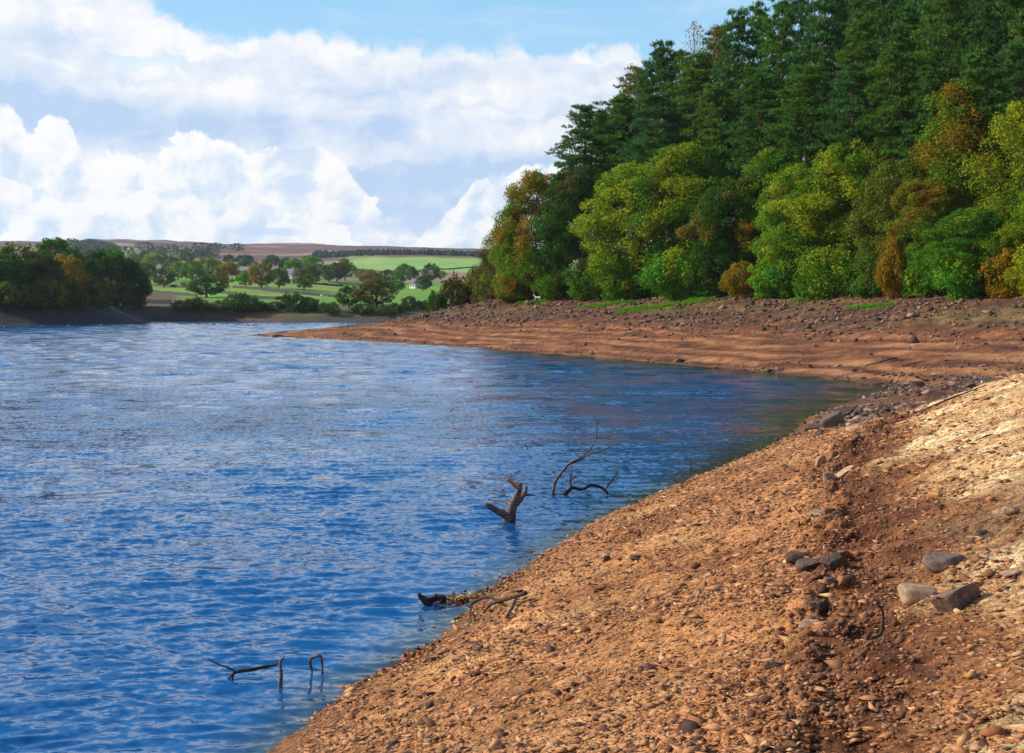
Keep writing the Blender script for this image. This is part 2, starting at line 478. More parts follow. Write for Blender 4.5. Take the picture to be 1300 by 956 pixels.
# ------------------------------------------------------------------ water
def build_water():
    r = [0.5, 2.0]
    while r[-1] < 700:
        D = r[-1]
        if D < 9: s = .09 if D > 5 else .5
        elif D < 34: s = max(.03, D * D / 6000 * .95)
        elif D < 70: s = .19 + (D - 34) * .012
        elif D < 300: s = .62
        else: s = D * .03
        r.append(D + s)
    x, y, q = fan(np.array(r))
    d = np.empty(len(x)); CH = 200000
    for i in range(0, len(x), CH): d[i:i + CH] = shore_dist(x[i:i + CH], y[i:i + CH])
    keep = ~((d[q] > 1.2).all(1))
    V2, q, _ = compact(np.stack([x, y, d], 1), q[keep], [])
    x, y, d = V2[:, 0], V2[:, 1], V2[:, 2]
    D = np.hypot(x, y)
    rr = np.random.RandomState(5); z = np.zeros(len(x))
    wx = x + 0.25 * fbm(x / 1.3, y / 1.3, 3, 7); wy = y + 0.25 * fbm(x / 1.3, y / 1.3, 3, 8)
    amp = 0.75 + 1.1 * fbm(x / 2.4, y / 1.6, 3, 13)
    spc = np.interp(D, [0, 9, 34, 70, 300, 700], [.09, .03, .19, .62, .62, 8.0])
    for k in range(60):
        lam = 0.17 * (4.6) ** rr.rand() if k < 46 else rr.uniform(2.2, 5.5)
        th = math.radians(98 + rr.normal() * 24)       # crests run roughly across the view
        kx, ky = math.cos(th), math.sin(th)
        z += (0.0072 if k < 46 else .0065 * sstep(20, 90, D)) * (1 - sstep(.9, 1.5, 4 * spc / lam)) * lam ** .95 * np.sin(2 * math.pi / lam * (wx * kx + wy * ky) + rr.rand() * 6.28)
    calm = (0.5 + 0.5 * sstep(0.0, 2.5, -d)) * (1 - .2 * sstep(60, 190, D)) * (1 - .3 * sstep(-26, 10, x) * sstep(34, 56, y))
    z = z * amp * (1 - sstep(280, 320, D)) * calm
    shallow = (1 - sstep(0.05, .9 + 6.5 * sstep(22, 60, D), -d)) * (1 - .5 * sstep(0, -6, x) * (1 - sstep(20, 30, y)))  # murky shallows; widens with distance to carry painted tree reflection in the cove
    z -= 0.004
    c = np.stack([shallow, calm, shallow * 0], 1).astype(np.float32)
    m, t = new_mat('rippled_lake_water')
    P = t.n('ShaderNodeNewGeometry').outputs['Position']
    at = t.n('ShaderNodeVertexColor', layer_name='Col').outputs['Color']
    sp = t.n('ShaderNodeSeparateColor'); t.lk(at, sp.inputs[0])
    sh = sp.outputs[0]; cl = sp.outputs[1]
    col = t.mix(t.math('MULTIPLY', sh, .85), (.003, .072, .215), (.034, .034, .008))  # olive end: shallow murk, plus tree reflection painted into the cove water
    p1 = t.scale(P, (1.0, 1.7, 1.0)); 
    def vnoise_c(vec, scale, detail, rough):
        q = t.n('ShaderNodeTexNoise', noise_dimensions='2D'); t.lk(vec, q.inputs['Vector']); q.inputs['Scale'].default_value = scale; q.inputs['Detail'].default_value = detail; q.inputs['Roughness'].default_value = rough
        return q.outputs['Color']
    n3 = t.noise(t.scale(P, (.35, .9, 1)), .12, 3, .5, 0, '2D')
    gust = t.math('MULTIPLY', t.math('MULTIPLY_ADD', t.ramp(n3, .3, .7), .4, .75), cl)
    acc = t.n('ShaderNodeNewGeometry').outputs['Normal']
    for (st, sc_, de, ax, ay) in (((.4, 1.0, 1), .6, 2, .22, .42), ((.5, 1.0, 1), 2.8, 3, .36, .58), ((.6, 1.0, 1), 10.0, 3, .5, .85)):
        c_ = vnoise_c(t.scale(P, st), sc_, de, .55)
        v1 = t.n('ShaderNodeVectorMath', operation='SUBTRACT'); t.lk(c_, v1.inputs[0]); v1.inputs[1].default_value = (.5, .5, .5)
        v2 = t.n('ShaderNodeVectorMath', operation='MULTIPLY'); t.lk(v1.outputs[0], v2.inputs[0]); v2.inputs[1].default_value = (ax, ay, 0)
        v3 = t.n('ShaderNodeVectorMath', operation='SCALE'); t.lk(v2.outputs[0], v3.inputs[0]); t.lk(gust, v3.inputs['Scale'])
        v4 = t.n('ShaderNodeVectorMath', operation='ADD'); t.lk(v3.outputs[0], v4.inputs[0]); t.lk(acc, v4.inputs[1]); acc = v4.outputs[0]
    nn = t.n('ShaderNodeVectorMath', operation='NORMALIZE'); t.lk(acc, nn.inputs[0]); nrm = nn.outputs[0]
    p = principled(t, col, .08, .5, nrm); p.inputs['IOR'].default_value = 1.4
    finish(t, p.outputs[0])
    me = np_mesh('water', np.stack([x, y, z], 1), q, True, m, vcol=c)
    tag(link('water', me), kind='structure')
build_water()

# ------------------------------------------------------------------ camera, sun, sky
cam_d = bpy.data.cameras.new('camera'); cam = bpy.data.objects.new('camera', cam_d); COL.objects.link(cam)
cam.location = (0, 0, H); cam.rotation_euler = (math.radians(90), 0, 0)
cam_d.sensor_fit = 'HORIZONTAL'; cam_d.sensor_width = 36.0; cam_d.lens = 36.0 * F / 1300.0
cam_d.shift_y = -(956 / 2 - HY) / 1300.0
cam_d.clip_start = .1; cam_d.clip_end = 30000
scene.camera = cam

SUN_AZ, SUN_EL = -80.0, 29.0        # degrees from the view direction (negative = left), height
sd = bpy.data.lights.new('sun', 'SUN'); so = bpy.data.objects.new('sun', sd); COL.objects.link(so)
sd.energy = 5.0; sd.angle = math.radians(.5); sd.color = (1.0, .93, .80)
sv = Vector((math.sin(math.radians(SUN_AZ)) * math.cos(math.radians(SUN_EL)), math.cos(math.radians(SUN_AZ)) * math.cos(math.radians(SUN_EL)), math.sin(math.radians(SUN_EL))))
so.rotation_euler = (-sv).to_track_quat('-Z', 'Y').to_euler(); so.location = (-30, 20, 40)

def build_world():
    w = bpy.data.worlds.new('World'); scene.world = w; w.use_nodes = True
    t = NT(w.node_tree)
    sky = t.n('ShaderNodeTexSky', sky_type='NISHITA'); sky.sun_disc = False
    sky.sun_elevation = math.radians(SUN_EL); sky.sun_rotation = math.radians(SUN_AZ) % (2 * math.pi)
    sky.air_density = 1.0; sky.dust_density = .25; sky.ozone_density = 2.2
    co = t.n('ShaderNodeTexCoord').outputs['Generated']
    sp = t.n('ShaderNodeSeparateXYZ'); t.lk(co, sp.inputs[0]); X, Y, Z = sp.outputs
    az = t.math('ARCTAN2', X, Y)
    el = t.math('ARCSINE', Z)
    U = t.math('MULTIPLY_ADD', az, 1500.0, 650.0)               # bearing and height in 1/1500 rad
    V = t.math('MULTIPLY', el, 1500.0)
    cb = t.n('ShaderNodeCombineXYZ'); t.lk(t.math('DIVIDE', U, 100.0), cb.inputs[0]); t.lk(t.math('DIVIDE', V, 100.0), cb.inputs[1])
    UV = cb.outputs[0]
    wrp = t.n('ShaderNodeTexNoise', noise_dimensions='2D'); t.lk(UV, wrp.inputs['Vector']); wrp.inputs['Scale'].default_value = 1.4; wrp.inputs['Detail'].default_value = 5; wrp.inputs['Roughness'].default_value = .6
    vs = t.n('ShaderNodeVectorMath', operation='MULTIPLY_ADD'); t.lk(wrp.outputs['Color'], vs.inputs[0]); vs.inputs[1].default_value = (.5, .5, 0); t.lk(UV, vs.inputs[2])
    W = vs.outputs[0]
    def curve(pts):
        """height (390 - photo row) of a cloud's upper edge along the bearing"""
        fc = t.n('ShaderNodeFloatCurve'); t.lk(t.ramp(U, -300.0, 1700.0, False), fc.inputs['Value'])
        c = fc.mapping.curves[0]
        P = [((x + 300) / 2000.0, (390 - y) / 500.0) for x, y in pts]
        c.points[0].location = P[0]; c.points[1].location = P[-1]
        for p in P[1:-1]: c.points.new(*p)
        for p in c.points: p.handle_type = 'AUTO'
        fc.mapping.update()
        return t.math('MULTIPLY', fc.outputs[0], 500.0)
    def lump(scale, detail=4, rough=.5, off=0.0):
        mp = t.n('ShaderNodeVectorMath', operation='ADD'); t.lk(W, mp.inputs[0]); mp.inputs[1].default_value = (off, off * .7, 0)
        return t.noise(mp.outputs[0], scale, detail, rough, 0, '2D')
    def puffs(scale, off):
        v = t.n('ShaderNodeTexVoronoi', voronoi_dimensions='2D', feature='SMOOTH_F1'); v.inputs['Smoothness'].default_value = .35
        mp = t.n('ShaderNodeVectorMath', operation='ADD'); t.lk(W, mp.inputs[0]); mp.inputs[1].default_value = (off, off, 0); t.lk(mp.outputs[0], v.inputs['Vector'])
        v.inputs['Scale'].default_value = scale
        pass
        return t.math('SUBTRACT', .5, v.outputs['Distance'])
    def blob(x, y, rx, ry):
        a = t.math('DIVIDE', t.math('SUBTRACT', U, float(x)), float(rx)); b = t.math('DIVIDE', t.math('SUBTRACT', V, float(390 - y)), float(ry))
        r = t.math('ADD', t.math('MULTIPLY', a, a), t.math('MULTIPLY', b, b))
        return t.math('EXPONENT', t.math('MULTIPLY', r, -1.0))
    def add(*s):
        o = s[0]
        for q in s[1:]: o = t.math('ADD', o, q)
        return o
    WHITE = (9.6, 9.6, 9.7); GREY = (4.9, 6.5, 8.9); LGREY = (7.2, 8.2, 9.4)
    hi = t.ramp(V, 400.0, 1000.0)
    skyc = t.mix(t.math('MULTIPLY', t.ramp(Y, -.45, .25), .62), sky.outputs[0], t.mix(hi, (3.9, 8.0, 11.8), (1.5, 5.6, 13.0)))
    # thin veil in the blue above the bank
    veil = t.math('MULTIPLY', t.ramp(t.noise(t.scale(UV, (.5, 1.6, 1)), .8, 5, .6, .5, '2D'), .5, .8), t.math('SUBTRACT', 1.0, t.ramp(V, 400.0, 800.0)))
    c = t.mix(t.math('MULTIPLY', veil, .35), skyc, LGREY)
    c = t.mix(t.math('MULTIPLY', t.math('SUBTRACT', 1.0, t.ramp(V, 150.0, 420.0)), .55), c, (6.0, 8.6, 10.0))
    hc = t.math('MULTIPLY', t.ramp(t.noise(t.scale(UV, (.22, .30, 1)), .8, 5, .55, .3, '2D'), .50, .62), t.ramp(V, 480.0, 700.0))
    c = t.mix(t.math('MULTIPLY', hc, .75), c, (7.6, 9.3, 11.0))
    n2 = lump(2.6, 4, .6, 3.0); pf = puffs(2.0, 5.0); pf2 = puffs(3.3, 9.0)
    stk = t.noise(t.scale(W, (.45, 1.9, 1)), 1.25, 5, .55, .2, '2D')
    # upper bank
    e1 = curve([(-300, 60), (-100, 20), (0, 14), (60, 16), (150, 4), (200, 28), (240, 50), (300, 62), (400, 52), (470, 55), (560, 70), (640, 68), (720, 70), (790, 66), (830, 120), (900, 160), (1100, 170), (1300, 120), (1500, 60), (1700, 90)])
    m1 = t.ramp(add(e1, t.math('MULTIPLY', t.math('SUBTRACT', n2, .5), 46.0), t.math('MULTIPLY', pf2, 14.0), t.math('MULTIPLY', V, -1.0)), -6.0, 16.0)
    g1 = add(t.math('MULTIPLY', t.ramp(stk, .42, .68), .55),
             t.math('MULTIPLY', blob(60, 72, 110, 18), .5), t.math('MULTIPLY', blob(120, 155, 140, 30), 1.1), t.math('MULTIPLY', blob(20, 135, 60, 22), .5),
             t.math('MULTIPLY', blob(290, 172, 90, 28), .9), t.math('MULTIPLY', blob(460, 120, 90, 18), .7), t.math('MULTIPLY', blob(600, 95, 80, 14), .4),
             t.math('MULTIPLY', blob(470, 165, 90, 24), .7), t.math('MULTIPLY', blob(585, 215, 70, 22), .5), t.math('MULTIPLY', blob(680, 205, 45, 18), .9), t.math('MULTIPLY', blob(180, 115, 60, 12), .4),
             t.math('MULTIPLY', blob(520, 250, 90, 50), .9), t.math('MULTIPLY', blob(470, 285, 100, 30), .7))
    g1 = add(g1, t.math('MULTIPLY', t.math('SUBTRACT', n2, .5), 1.2), t.math('MULTIPLY', t.ramp(pf, .1, .45), -.25), t.math('MULTIPLY', blob(230, 115, 140, 26), -.5), t.math('MULTIPLY', blob(330, 60, 400, 22), -.25))
    c1 = t.mix(t.ramp(g1, -.25, 1.1, False), WHITE, GREY)
    c = t.mix(m1, c, c1)
    # a few openings of blue
    hole = t.math('MULTIPLY', t.ramp(add(blob(215, 95, 55, 7), blob(180, 103, 20, 10), t.math('MULTIPLY', t.math('SUBTRACT', n2, .5), .8)), .55, .9), .5)
    c = t.mix(hole, c, (6.0, 8.6, 10.0))
    def layer(c, pts, amp, seed, gshade, soft=5.0):
        e = curve(pts); pn = puffs(1.7, seed); ln = lump(2.3, 5, .58, seed); l2 = lump(5.5, 4, .6, seed + 4)
        dd = add(e, t.math('MULTIPLY', t.math('SUBTRACT', ln, .5), amp * 2.2), t.math('MULTIPLY', t.math('SUBTRACT', pn, .2), amp * .9), t.math('MULTIPLY', t.math('SUBTRACT', l2, .5), amp * .5), t.math('MULTIPLY', V, -1.0))
        mk = t.ramp(dd, -1.0, soft)
        depth = t.ramp(dd, 5.0, 70.0)
        la = lump(1.7, 4, .55, seed + 7)
        mp = t.n('ShaderNodeVectorMath', operation='ADD'); t.lk(W, mp.inputs[0]); mp.inputs[1].default_value = (seed + 7 - .14, (seed + 7) * .7 + .13, 0)
        lb = t.noise(mp.outputs[0], 1.7, 4, .55, 0, '2D')
        sh = add(t.math('MULTIPLY', depth, gshade), t.math('MULTIPLY', t.math('SUBTRACT', lb, la), 3.0), t.math('MULTIPLY', t.math('SUBTRACT', pn, .2), -.9), t.math('MULTIPLY', t.math('SUBTRACT', la, .5), 1.2), .12)
        return t.mix(mk, c, t.mix(t.ramp(sh, 0.0, 1.0), (9.9, 9.85, 9.75), (6.3, 7.6, 9.3)))
    c = layer(c, [(-300, 120), (-100, 190), (0, 152), (45, 148), (75, 178), (100, 166), (118, 182), (140, 200), (200, 196), (270, 176), (330, 196), (400, 186), (430, 205), (475, 255), (520, 285), (600, 312), (800, 350), (1200, 300), (1700, 200)], 24, 13.0, .3)
    c = layer(c, [(-300, 250), (0, 250), (60, 240), (110, 262), (200, 250), (300, 268), (360, 262), (430, 290), (500, 312), (545, 288), (590, 245), (625, 218), (670, 212), (720, 206), (760, 200), (800, 230), (1000, 260), (1700, 250)], 18, 27.0, .4)
    # a blue-grey slab low over the moor and paler cloud below it
    slab = t.math('MULTIPLY', add(blob(340, 296, 70, 8), t.math('MULTIPLY', blob(520, 285, 70, 22), .9), t.math('MULTIPLY', blob(500, 240, 45, 30), .6)), 1.0)
    c = t.mix(t.math('MULTIPLY', t.ramp(add(slab, t.math('MULTIPLY', t.math('SUBTRACT', n2, .5), .8)), .35, .9), .75), c, (5.6, 7.0, 9.3))
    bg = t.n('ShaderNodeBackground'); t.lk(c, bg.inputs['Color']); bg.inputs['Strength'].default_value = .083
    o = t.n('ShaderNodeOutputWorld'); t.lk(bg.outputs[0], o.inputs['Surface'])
build_world()
scene.world.cycles.sampling_method = 'MANUAL'; scene.world.cycles.sample_map_resolution = 256
scene.view_settings.view_transform = 'Standard'; scene.view_settings.look = 'None'
scene.view_settings.exposure = 0.32; scene.view_settings.gamma = 1.0; scene.view_settings.use_curve_mapping = False
scene.cycles.max_bounces = 5; scene.cycles.diffuse_bounces = 2; scene.cycles.glossy_bounces = 2; scene.cycles.transmission_bounces = 3
scene.cycles.volume_bounces = 0; scene.cycles.caustics_reflective = False; scene.cycles.caustics_refractive = False
scene.cycles.use_fast_gi = False

# ------------------------------------------------------------------ foliage
def unit(v): return v / np.maximum(np.linalg.norm(v, axis=-1, keepdims=True), 1e-6)
def leaf_quads(P, N, S, rs, asp=.62):
    n = len(P)
    N = unit(N); A = unit(np.cross(N, rs.normal(size=(n, 3)))); B = np.cross(N, A)
    s = S[:, None]
    V = np.stack([P - A * s, P - B * s * asp, P + A * s, P + B * s * asp], 1).reshape(-1, 3)
    return V, np.arange(4 * n).reshape(n, 4)
def crown_mesh(name, h, r, base, lobes, per, leaf, seed, shape=.42, mat=None, lobe_r=.25, flat=1.0, wild=.2, droop=0.0, inner=.35):
    """broadleaf crown: many leaf-sized faces over uneven lobes; h height, r radius, base = bottom height"""
    rs = np.random.RandomState(seed); Ps = []; Ns = []; lob = []
    for k in range(lobes):
        t = rs.rand() ** .9
        env = math.sin(math.pi * min(1, max(0.02, (t * (1 - .08) + .08) ** shape if False else 0))) if False else None
        # envelope: swells quickly from the bottom, rounds off at the top
        e = (min(1.0, (t + .12) / shape) ** .7) * math.sqrt(max(0.02, 1 - max(0, (t - shape) / (1.02 - shape)) ** 2.0))
        a = rs.rand() * 6.283; rad = r * e * (inner + (1 - inner) * math.sqrt(rs.rand())) * (1 + rs.normal() * wild * .5)
        lr = r * lobe_r * rs.uniform(.65, 1.35) * (.65 + .5 * e)
        c = np.array([math.cos(a) * rad, math.sin(a) * rad, base + t * (h - base - lr * .8)])
        lob.append((c, lr))
        m = int(per * (lr / (r * lobe_r)) ** 1.6)
        q = unit(rs.normal(size=(m, 3)))
        out = unit((c - np.array([0, 0, base + (h - base) * .4]))[None])[0]
        q = unit(q + .35 * out)
        rr = lr * (1 - .5 * rs.rand(m) ** 2.0) * (1 + rs.normal(size=m) * .12)
        p = c + q * rr[:, None] * np.array([1, 1, .8 * flat])
        p[:, 2] -= droop * (rs.rand(m) ** 2) * lr
        Ps.append(p); Ns.append(unit(q * .9 + rs.normal(size=(m, 3)) * .75 + np.array([0, 0, .45])))
    P = np.concatenate(Ps); N = np.concatenate(Ns)
    P[:, 2] = np.maximum(P[:, 2], .05)
    S_ = leaf * rs.uniform(.6, 1.35, len(P))
    V, Fq = leaf_quads(P, N, S_, rs)
    tint = np.clip(.5 + rs.normal(size=len(P)) * .11 + .3 * fbm(P[:, 0] / .9 + 5, P[:, 2] / .9 + P[:, 1], 2, seed), 0, 1)
    au = .5 + .95 * fbm(P[:, 0] / (r * .5) + 3 * seed, P[:, 2] / (r * .5) + P[:, 1] / (r * .5), 4, seed + 3) + rs.normal(size=len(P)) * .17 + .18 * (P[:, 2] - base) / max(h - base, .1) - .09
    me = np_mesh(name, V, Fq, False, mat, {'tint': tint, 'aut': np.clip(au, 0, 1)})
    return me, lob
def trunk_mesh(name, h, r0, lob, seed, mat, limbs=14, lean=.03, top=.86, low=.2):
    rd = random.Random(seed); st = random.getstate(); random.seed(seed)
    m = MB(); pts = []; rad = []
    lx, ly = rd.uniform(-lean, lean) * h, rd.uniform(-lean, lean) * h
    for i in range(9):
        t = i / 8; pts.append((lx * t * t + rd.uniform(-.01, .01) * h * t, ly * t * t, -.5 + t * (h * top + .5))); rad.append(r0 * (1 - t) ** .8 * (1.25 if i == 0 else 1) + .02)
    m.tube(pts, rad, 8, wob=.06)
    sel = sorted(lob, key=lambda q: rd.random())[:limbs]
    for c, lr in sel:
        z0 = max(low * h, min(c[2] - .15 * h, top * h) * rd.uniform(.55, .85)); t = (z0 + .5) / (h * top + .5)
        a = Vector((lx * t * t, ly * t * t, z0)); b = Vector(c)
        mid = a.lerp(b, .5) + Vector((rd.uniform(-.3, .3), rd.uniform(-.3, .3), -.04 * h))
        rr = max(.03, r0 * (1 - t) * .5)
        m.tube([a, a.lerp(mid, .6), mid, b], [rr, rr * .8, rr * .6, rr * .15 + .01], 5)
    random.setstate(st)
    return m.mesh(name, mat, True)

def tree_proto(kind, seed, **k):
    cm, lob = crown_mesh(kind + '_crown', seed=seed, **{q: v for q, v in k.items() if q not in ('r0', 'limbs', 'tmat', 'lean', 'low')})
    tm = trunk_mesh(kind + '_trunk', k['h'], k.get('r0', .2), lob, seed, k.get('tmat', M_BARK), k.get('limbs', 14), k.get('lean', .03), low=k.get('low', .2))
    return dict(crown=cm, trunk=tm, h=k['h'], w=2 * k['r'])
def pine_proto(seed, h=26.0, r=3.9, blades=44000):
    rs = np.random.RandomState(seed); rd = random.Random(seed)
    P0 = []; DIR = []; W_ = []; m = MB(); st = random.getstate(); random.seed(seed)
    pts = []; rad = []; bx = rd.uniform(-.5, .5); by = rd.uniform(-.5, .5)
    for i in range(12):
        t = i / 11; pts.append((bx * math.sin(t * 3), by * math.sin(t * 2.5), -.6 + t * (h * .98 + .6))); rad.append(.27 * (1 - t) ** .75 + .02)
    m.tube(pts, rad, 8, wob=.05)
    nb = 84; pads = []
    for k in range(nb):
        t = (k + rd.random()) / nb; z = h * (.30 + .69 * t)
        L = r * (min(1, (t + .3) / .5) ** .6) * (max(.04, 1 - t) ** .48) * 1.12 * rd.uniform(.55, 1.2) + .25
        a = k * 2.399 + rd.uniform(-.5, .5); up = rd.uniform(.05, .28) + .5 * t
        ax = np.array([math.cos(a), math.sin(a), 0]); s = (z + .6) / (h * .98 + .6)
        o = np.array([bx * math.sin(s * 3), by * math.sin(s * 2.5), z])
        end = o + ax * L + np.array([0, 0, up * L]); mid = o + ax * L * .55 + np.array([0, 0, up * L * .25])
        rb = .05 * (1 - t) + .025
        m.tube([o, mid, end], [rb, rb * .7, .012], 4, cap=False)
        npad = max(3, int(L * 1.9))
        for j in range(npad):
            u = rd.uniform(.3, 1.02) if t < .85 else rd.uniform(.1, 1.0)
            c = o * (1 - u) ** 2 + 2 * mid * u * (1 - u) + end * u * u
            c = c + np.array([rd.uniform(-.28, .28) * L, rd.uniform(-.28, .28) * L, rd.uniform(-.1, .25)])
            pads.append((c, rd.uniform(.45, .85) * (.6 + .12 * L), ax))
    random.setstate(st)
    n_t = 13; 
    for c, pr, ax in pads:
        q = rs.normal(size=(n_t, 3)) * np.array([.55, .55, .17]) * pr
        q += ax * pr * .2
        for p in q: P0.append(c + p); DIR.append(unit((p * np.array([.9, .9, .5]) + np.array([0, 0, .35]) + ax * .25)[None])[0])
    P0 = np.array(P0); DIR = np.array(DIR); nt = len(P0); K = max(4, int(blades / nt))
    P = np.repeat(P0, K, 0); Dd = np.repeat(DIR, K, 0)
    Dd = unit(Dd + rs.normal(size=P.shape) * .55)
    L = rs.uniform(.25, .52, len(P))[:, None]; A = unit(np.cross(Dd, rs.normal(size=P.shape)))
    wd = rs.uniform(.028, .055, len(P))[:, None]
    V = np.stack([P - A * wd, P + A * wd, P + Dd * L + A * wd * .5, P + Dd * L - A * wd * .5], 1).reshape(-1, 3)
    tint = np.clip(.5 + rs.normal(size=len(P)) * .14 + np.repeat(rs.normal(size=nt) * .12, K), 0, 1)
    au = np.clip(.35 + rs.normal(size=len(P)) * .12, 0, 1)
    cm = np_mesh('pine_crown', V, np.arange(4 * len(P)).reshape(-1, 4), False, M_NEEDLE, {'tint': tint, 'aut': au})
    return dict(crown=cm, trunk=m.mesh('pine_trunk', M_PBARK, True), h=h, w=2 * r)

BROAD = [tree_proto('broadleaf', 101 + s, h=16, r=5.2, base=.7, lobes=260, per=190, leaf=.125, shape=.38, mat=M_YEL, lobe_r=.185, r0=.24, limbs=22, low=.08) for s in range(3)]
BIRCH = [tree_proto('birch', 201 + s, h=18, r=3.6, base=1.6, lobes=190, per=150, leaf=.115, shape=.33, mat=M_ORG, lobe_r=.24, r0=.16, limbs=26, low=.12, wild=.5, droop=.9, flat=1.5) for s in range(2)]
SHRUB = [tree_proto('shrub', 301 + s, h=4, r=2.2, base=.15, lobes=50, per=130, leaf=.11, shape=.42, mat=M_ORG, lobe_r=.32, r0=.07, limbs=12, low=.02, wild=.4) for s in range(2)]
SPARSE = [tree_proto('bare_tree', 401, h=24, r=3.2, base=8, lobes=150, per=16, leaf=.12, shape=.35, mat=M_ORG, lobe_r=.25, r0=.2, limbs=110, low=.3, wild=.6)]
OAK = [tree_proto('oak', 501 + s, h=12, r=6, base=2.2, lobes=60, per=75, leaf=.36, shape=.45, mat=M_ORG, lobe_r=.26, r0=.42, limbs=12, low=.16) for s in range(3)]
BUSH = [tree_proto('bush', 601 + s, h=4, r=3, base=.05, lobes=32, per=60, leaf=.25, shape=.45, mat=M_RUST, lobe_r=.34, r0=.1, limbs=6, low=.02) for s in range(2)]
PINE = [pine_proto(701 + s) for s in range(5)]

def plant(name, proto, x, y, h, w, green, aut, label, cat, group=None, mat=None, rz=None, zoff=-.1, gzv=None):
    o = empty(name, (x, y, (gz(x, y) if gzv is None else gzv) + zoff), random.uniform(0, 6.28) if rz is None else rz)
    sx = w / proto['w']; o.scale = (sx, sx * random.uniform(.9, 1.1), h / proto['h'])
    tag(o, label, cat, group)
    link('trunk', proto['trunk'], o)
    c = link('crown', proto['crown'], o)
    c.color = (green[0], green[1], green[2], aut)
    if mat:
        c.material_slots[0].link = 'OBJECT'; c.material_slots[0].material = mat
    return o
def wood_D(px, dt):
    D = np.arange(55, 330, .5); x = (px - CX) / F * D
    d = shore_dist(x, D)
    e = min(dt, 36.0, d.max() * .95)
    D0 = float(D[np.nonzero(d >= e)[0][0]])
    k = np.nonzero(d >= dt)[0]
    return min(float(D[k[0]]), D0 + (dt - e) * 1.5 + .01) if len(k) else D0 + (dt - e) * 1.4
def place_wood(protos, i, name, px, top, wpx, dt, green, aut, label, cat, mat=None, group=None, extra_h=0):
    D = wood_D(px, dt); x = (px - CX) / F * D; z = gz(x, D)
    h = H + (HY - top) / F * D - z
    return plant(name, protos[i % len(protos)], x, D, max(h, 1.0), wpx / F * D * (1.18 if protos is BROAD else 1.0), green, aut, label, cat, group, mat)

G_LIME = (.13, .26, .012); G_MID = (.075, .20, .012); G_DARK = (.040, .115, .012); G_OLIVE = (.13, .19, .012); G_BRT = (.075, .26, .016)
# front row of the wood: px, top row, width px, landward distance, green, turned share, label
B = 'broadleaf_tree'
FRONT = [
 (BROAD, B, 680, 213, 84, 36, G_LIME, .60, 'broadleaf tree with orange-brown top and yellow-green side at the left end of the wood', M_ORG),
 (BIRCH, B, 655, 258, 60, 36, G_LIME, .60, 'slim yellowing tree on the lakeward edge of the orange-topped tree', M_YEL),
 (BIRCH, B, 638, 285, 54, 40, G_OLIVE, .85, 'low rust-brown tree, outermost of the wood towards the open fields', M_RUST),
 (BROAD, B, 736, 206, 84, 37, G_DARK, .30, 'dull dark green tree between the orange-topped tree and the big yellow-green tree', M_RUST),
 (BROAD, B, 812, 205, 124, 38, G_LIME, .62, 'big yellow-green tree with its left side turned bright yellow', M_YEL),
 (BROAD, B, 868, 180, 112, 40, G_MID, .42, 'broad mid green tree joined to the right side of the big yellow-green tree', M_YEL),
 (BROAD, B, 932, 222, 92, 38, G_DARK, .30, 'dark green rounded tree with the pines rising straight behind it', M_ORG),
 (BROAD, B, 985, 186, 86, 42, G_MID, .35, 'green tree with a narrow top reaching up between two pines', M_YEL),
 (BROAD, B, 1025, 205, 96, 38, G_LIME, .52, 'bright yellow-green tree left of the middle of the broadleaf row', M_YEL),
 (BROAD, B, 1080, 176, 110, 41, G_LIME, .60, 'tall tree with clear yellow leaves across its top', M_YEL),
 (BROAD, B, 1140, 200, 92, 38, G_OLIVE, .45, 'olive brown-green tree beside the tall orange birch', M_RUST),
 (BIRCH, 'birch_tree', 1216, 104, 112, 42, G_LIME, .64, 'tallest birch, gold and orange, rising in front of the pines', M_ORG),
 (BROAD, B, 1176, 222, 92, 37, G_OLIVE, .50, 'green tree flecked with rust under the left side of the tallest birch', M_ORG),
 (BROAD, B, 1236, 262, 96, 35, G_MID, .30, 'dark green bushy tree at the foot of the tallest birch', M_YEL),
 (BIRCH, 'birch_tree', 1298, 128, 94, 41, G_OLIVE, .62, 'orange-yellow birch cut by the right edge of the picture', M_YEL),
 (BROAD, B, 1330, 225, 80, 37, G_LIME, .55, 'yellow-green tree at the far right, below the cut-off birch', M_YEL),
]
for i, (pr, nm, px, top, wp, dt, g, au, lab, mt) in enumerate(FRONT):
    place_wood(pr, i, nm, px, top, wp, dt, g, au - (.10 if au < .9 else 0), lab, 'tree', mt, 'broadleaf trees along the front of the wood')
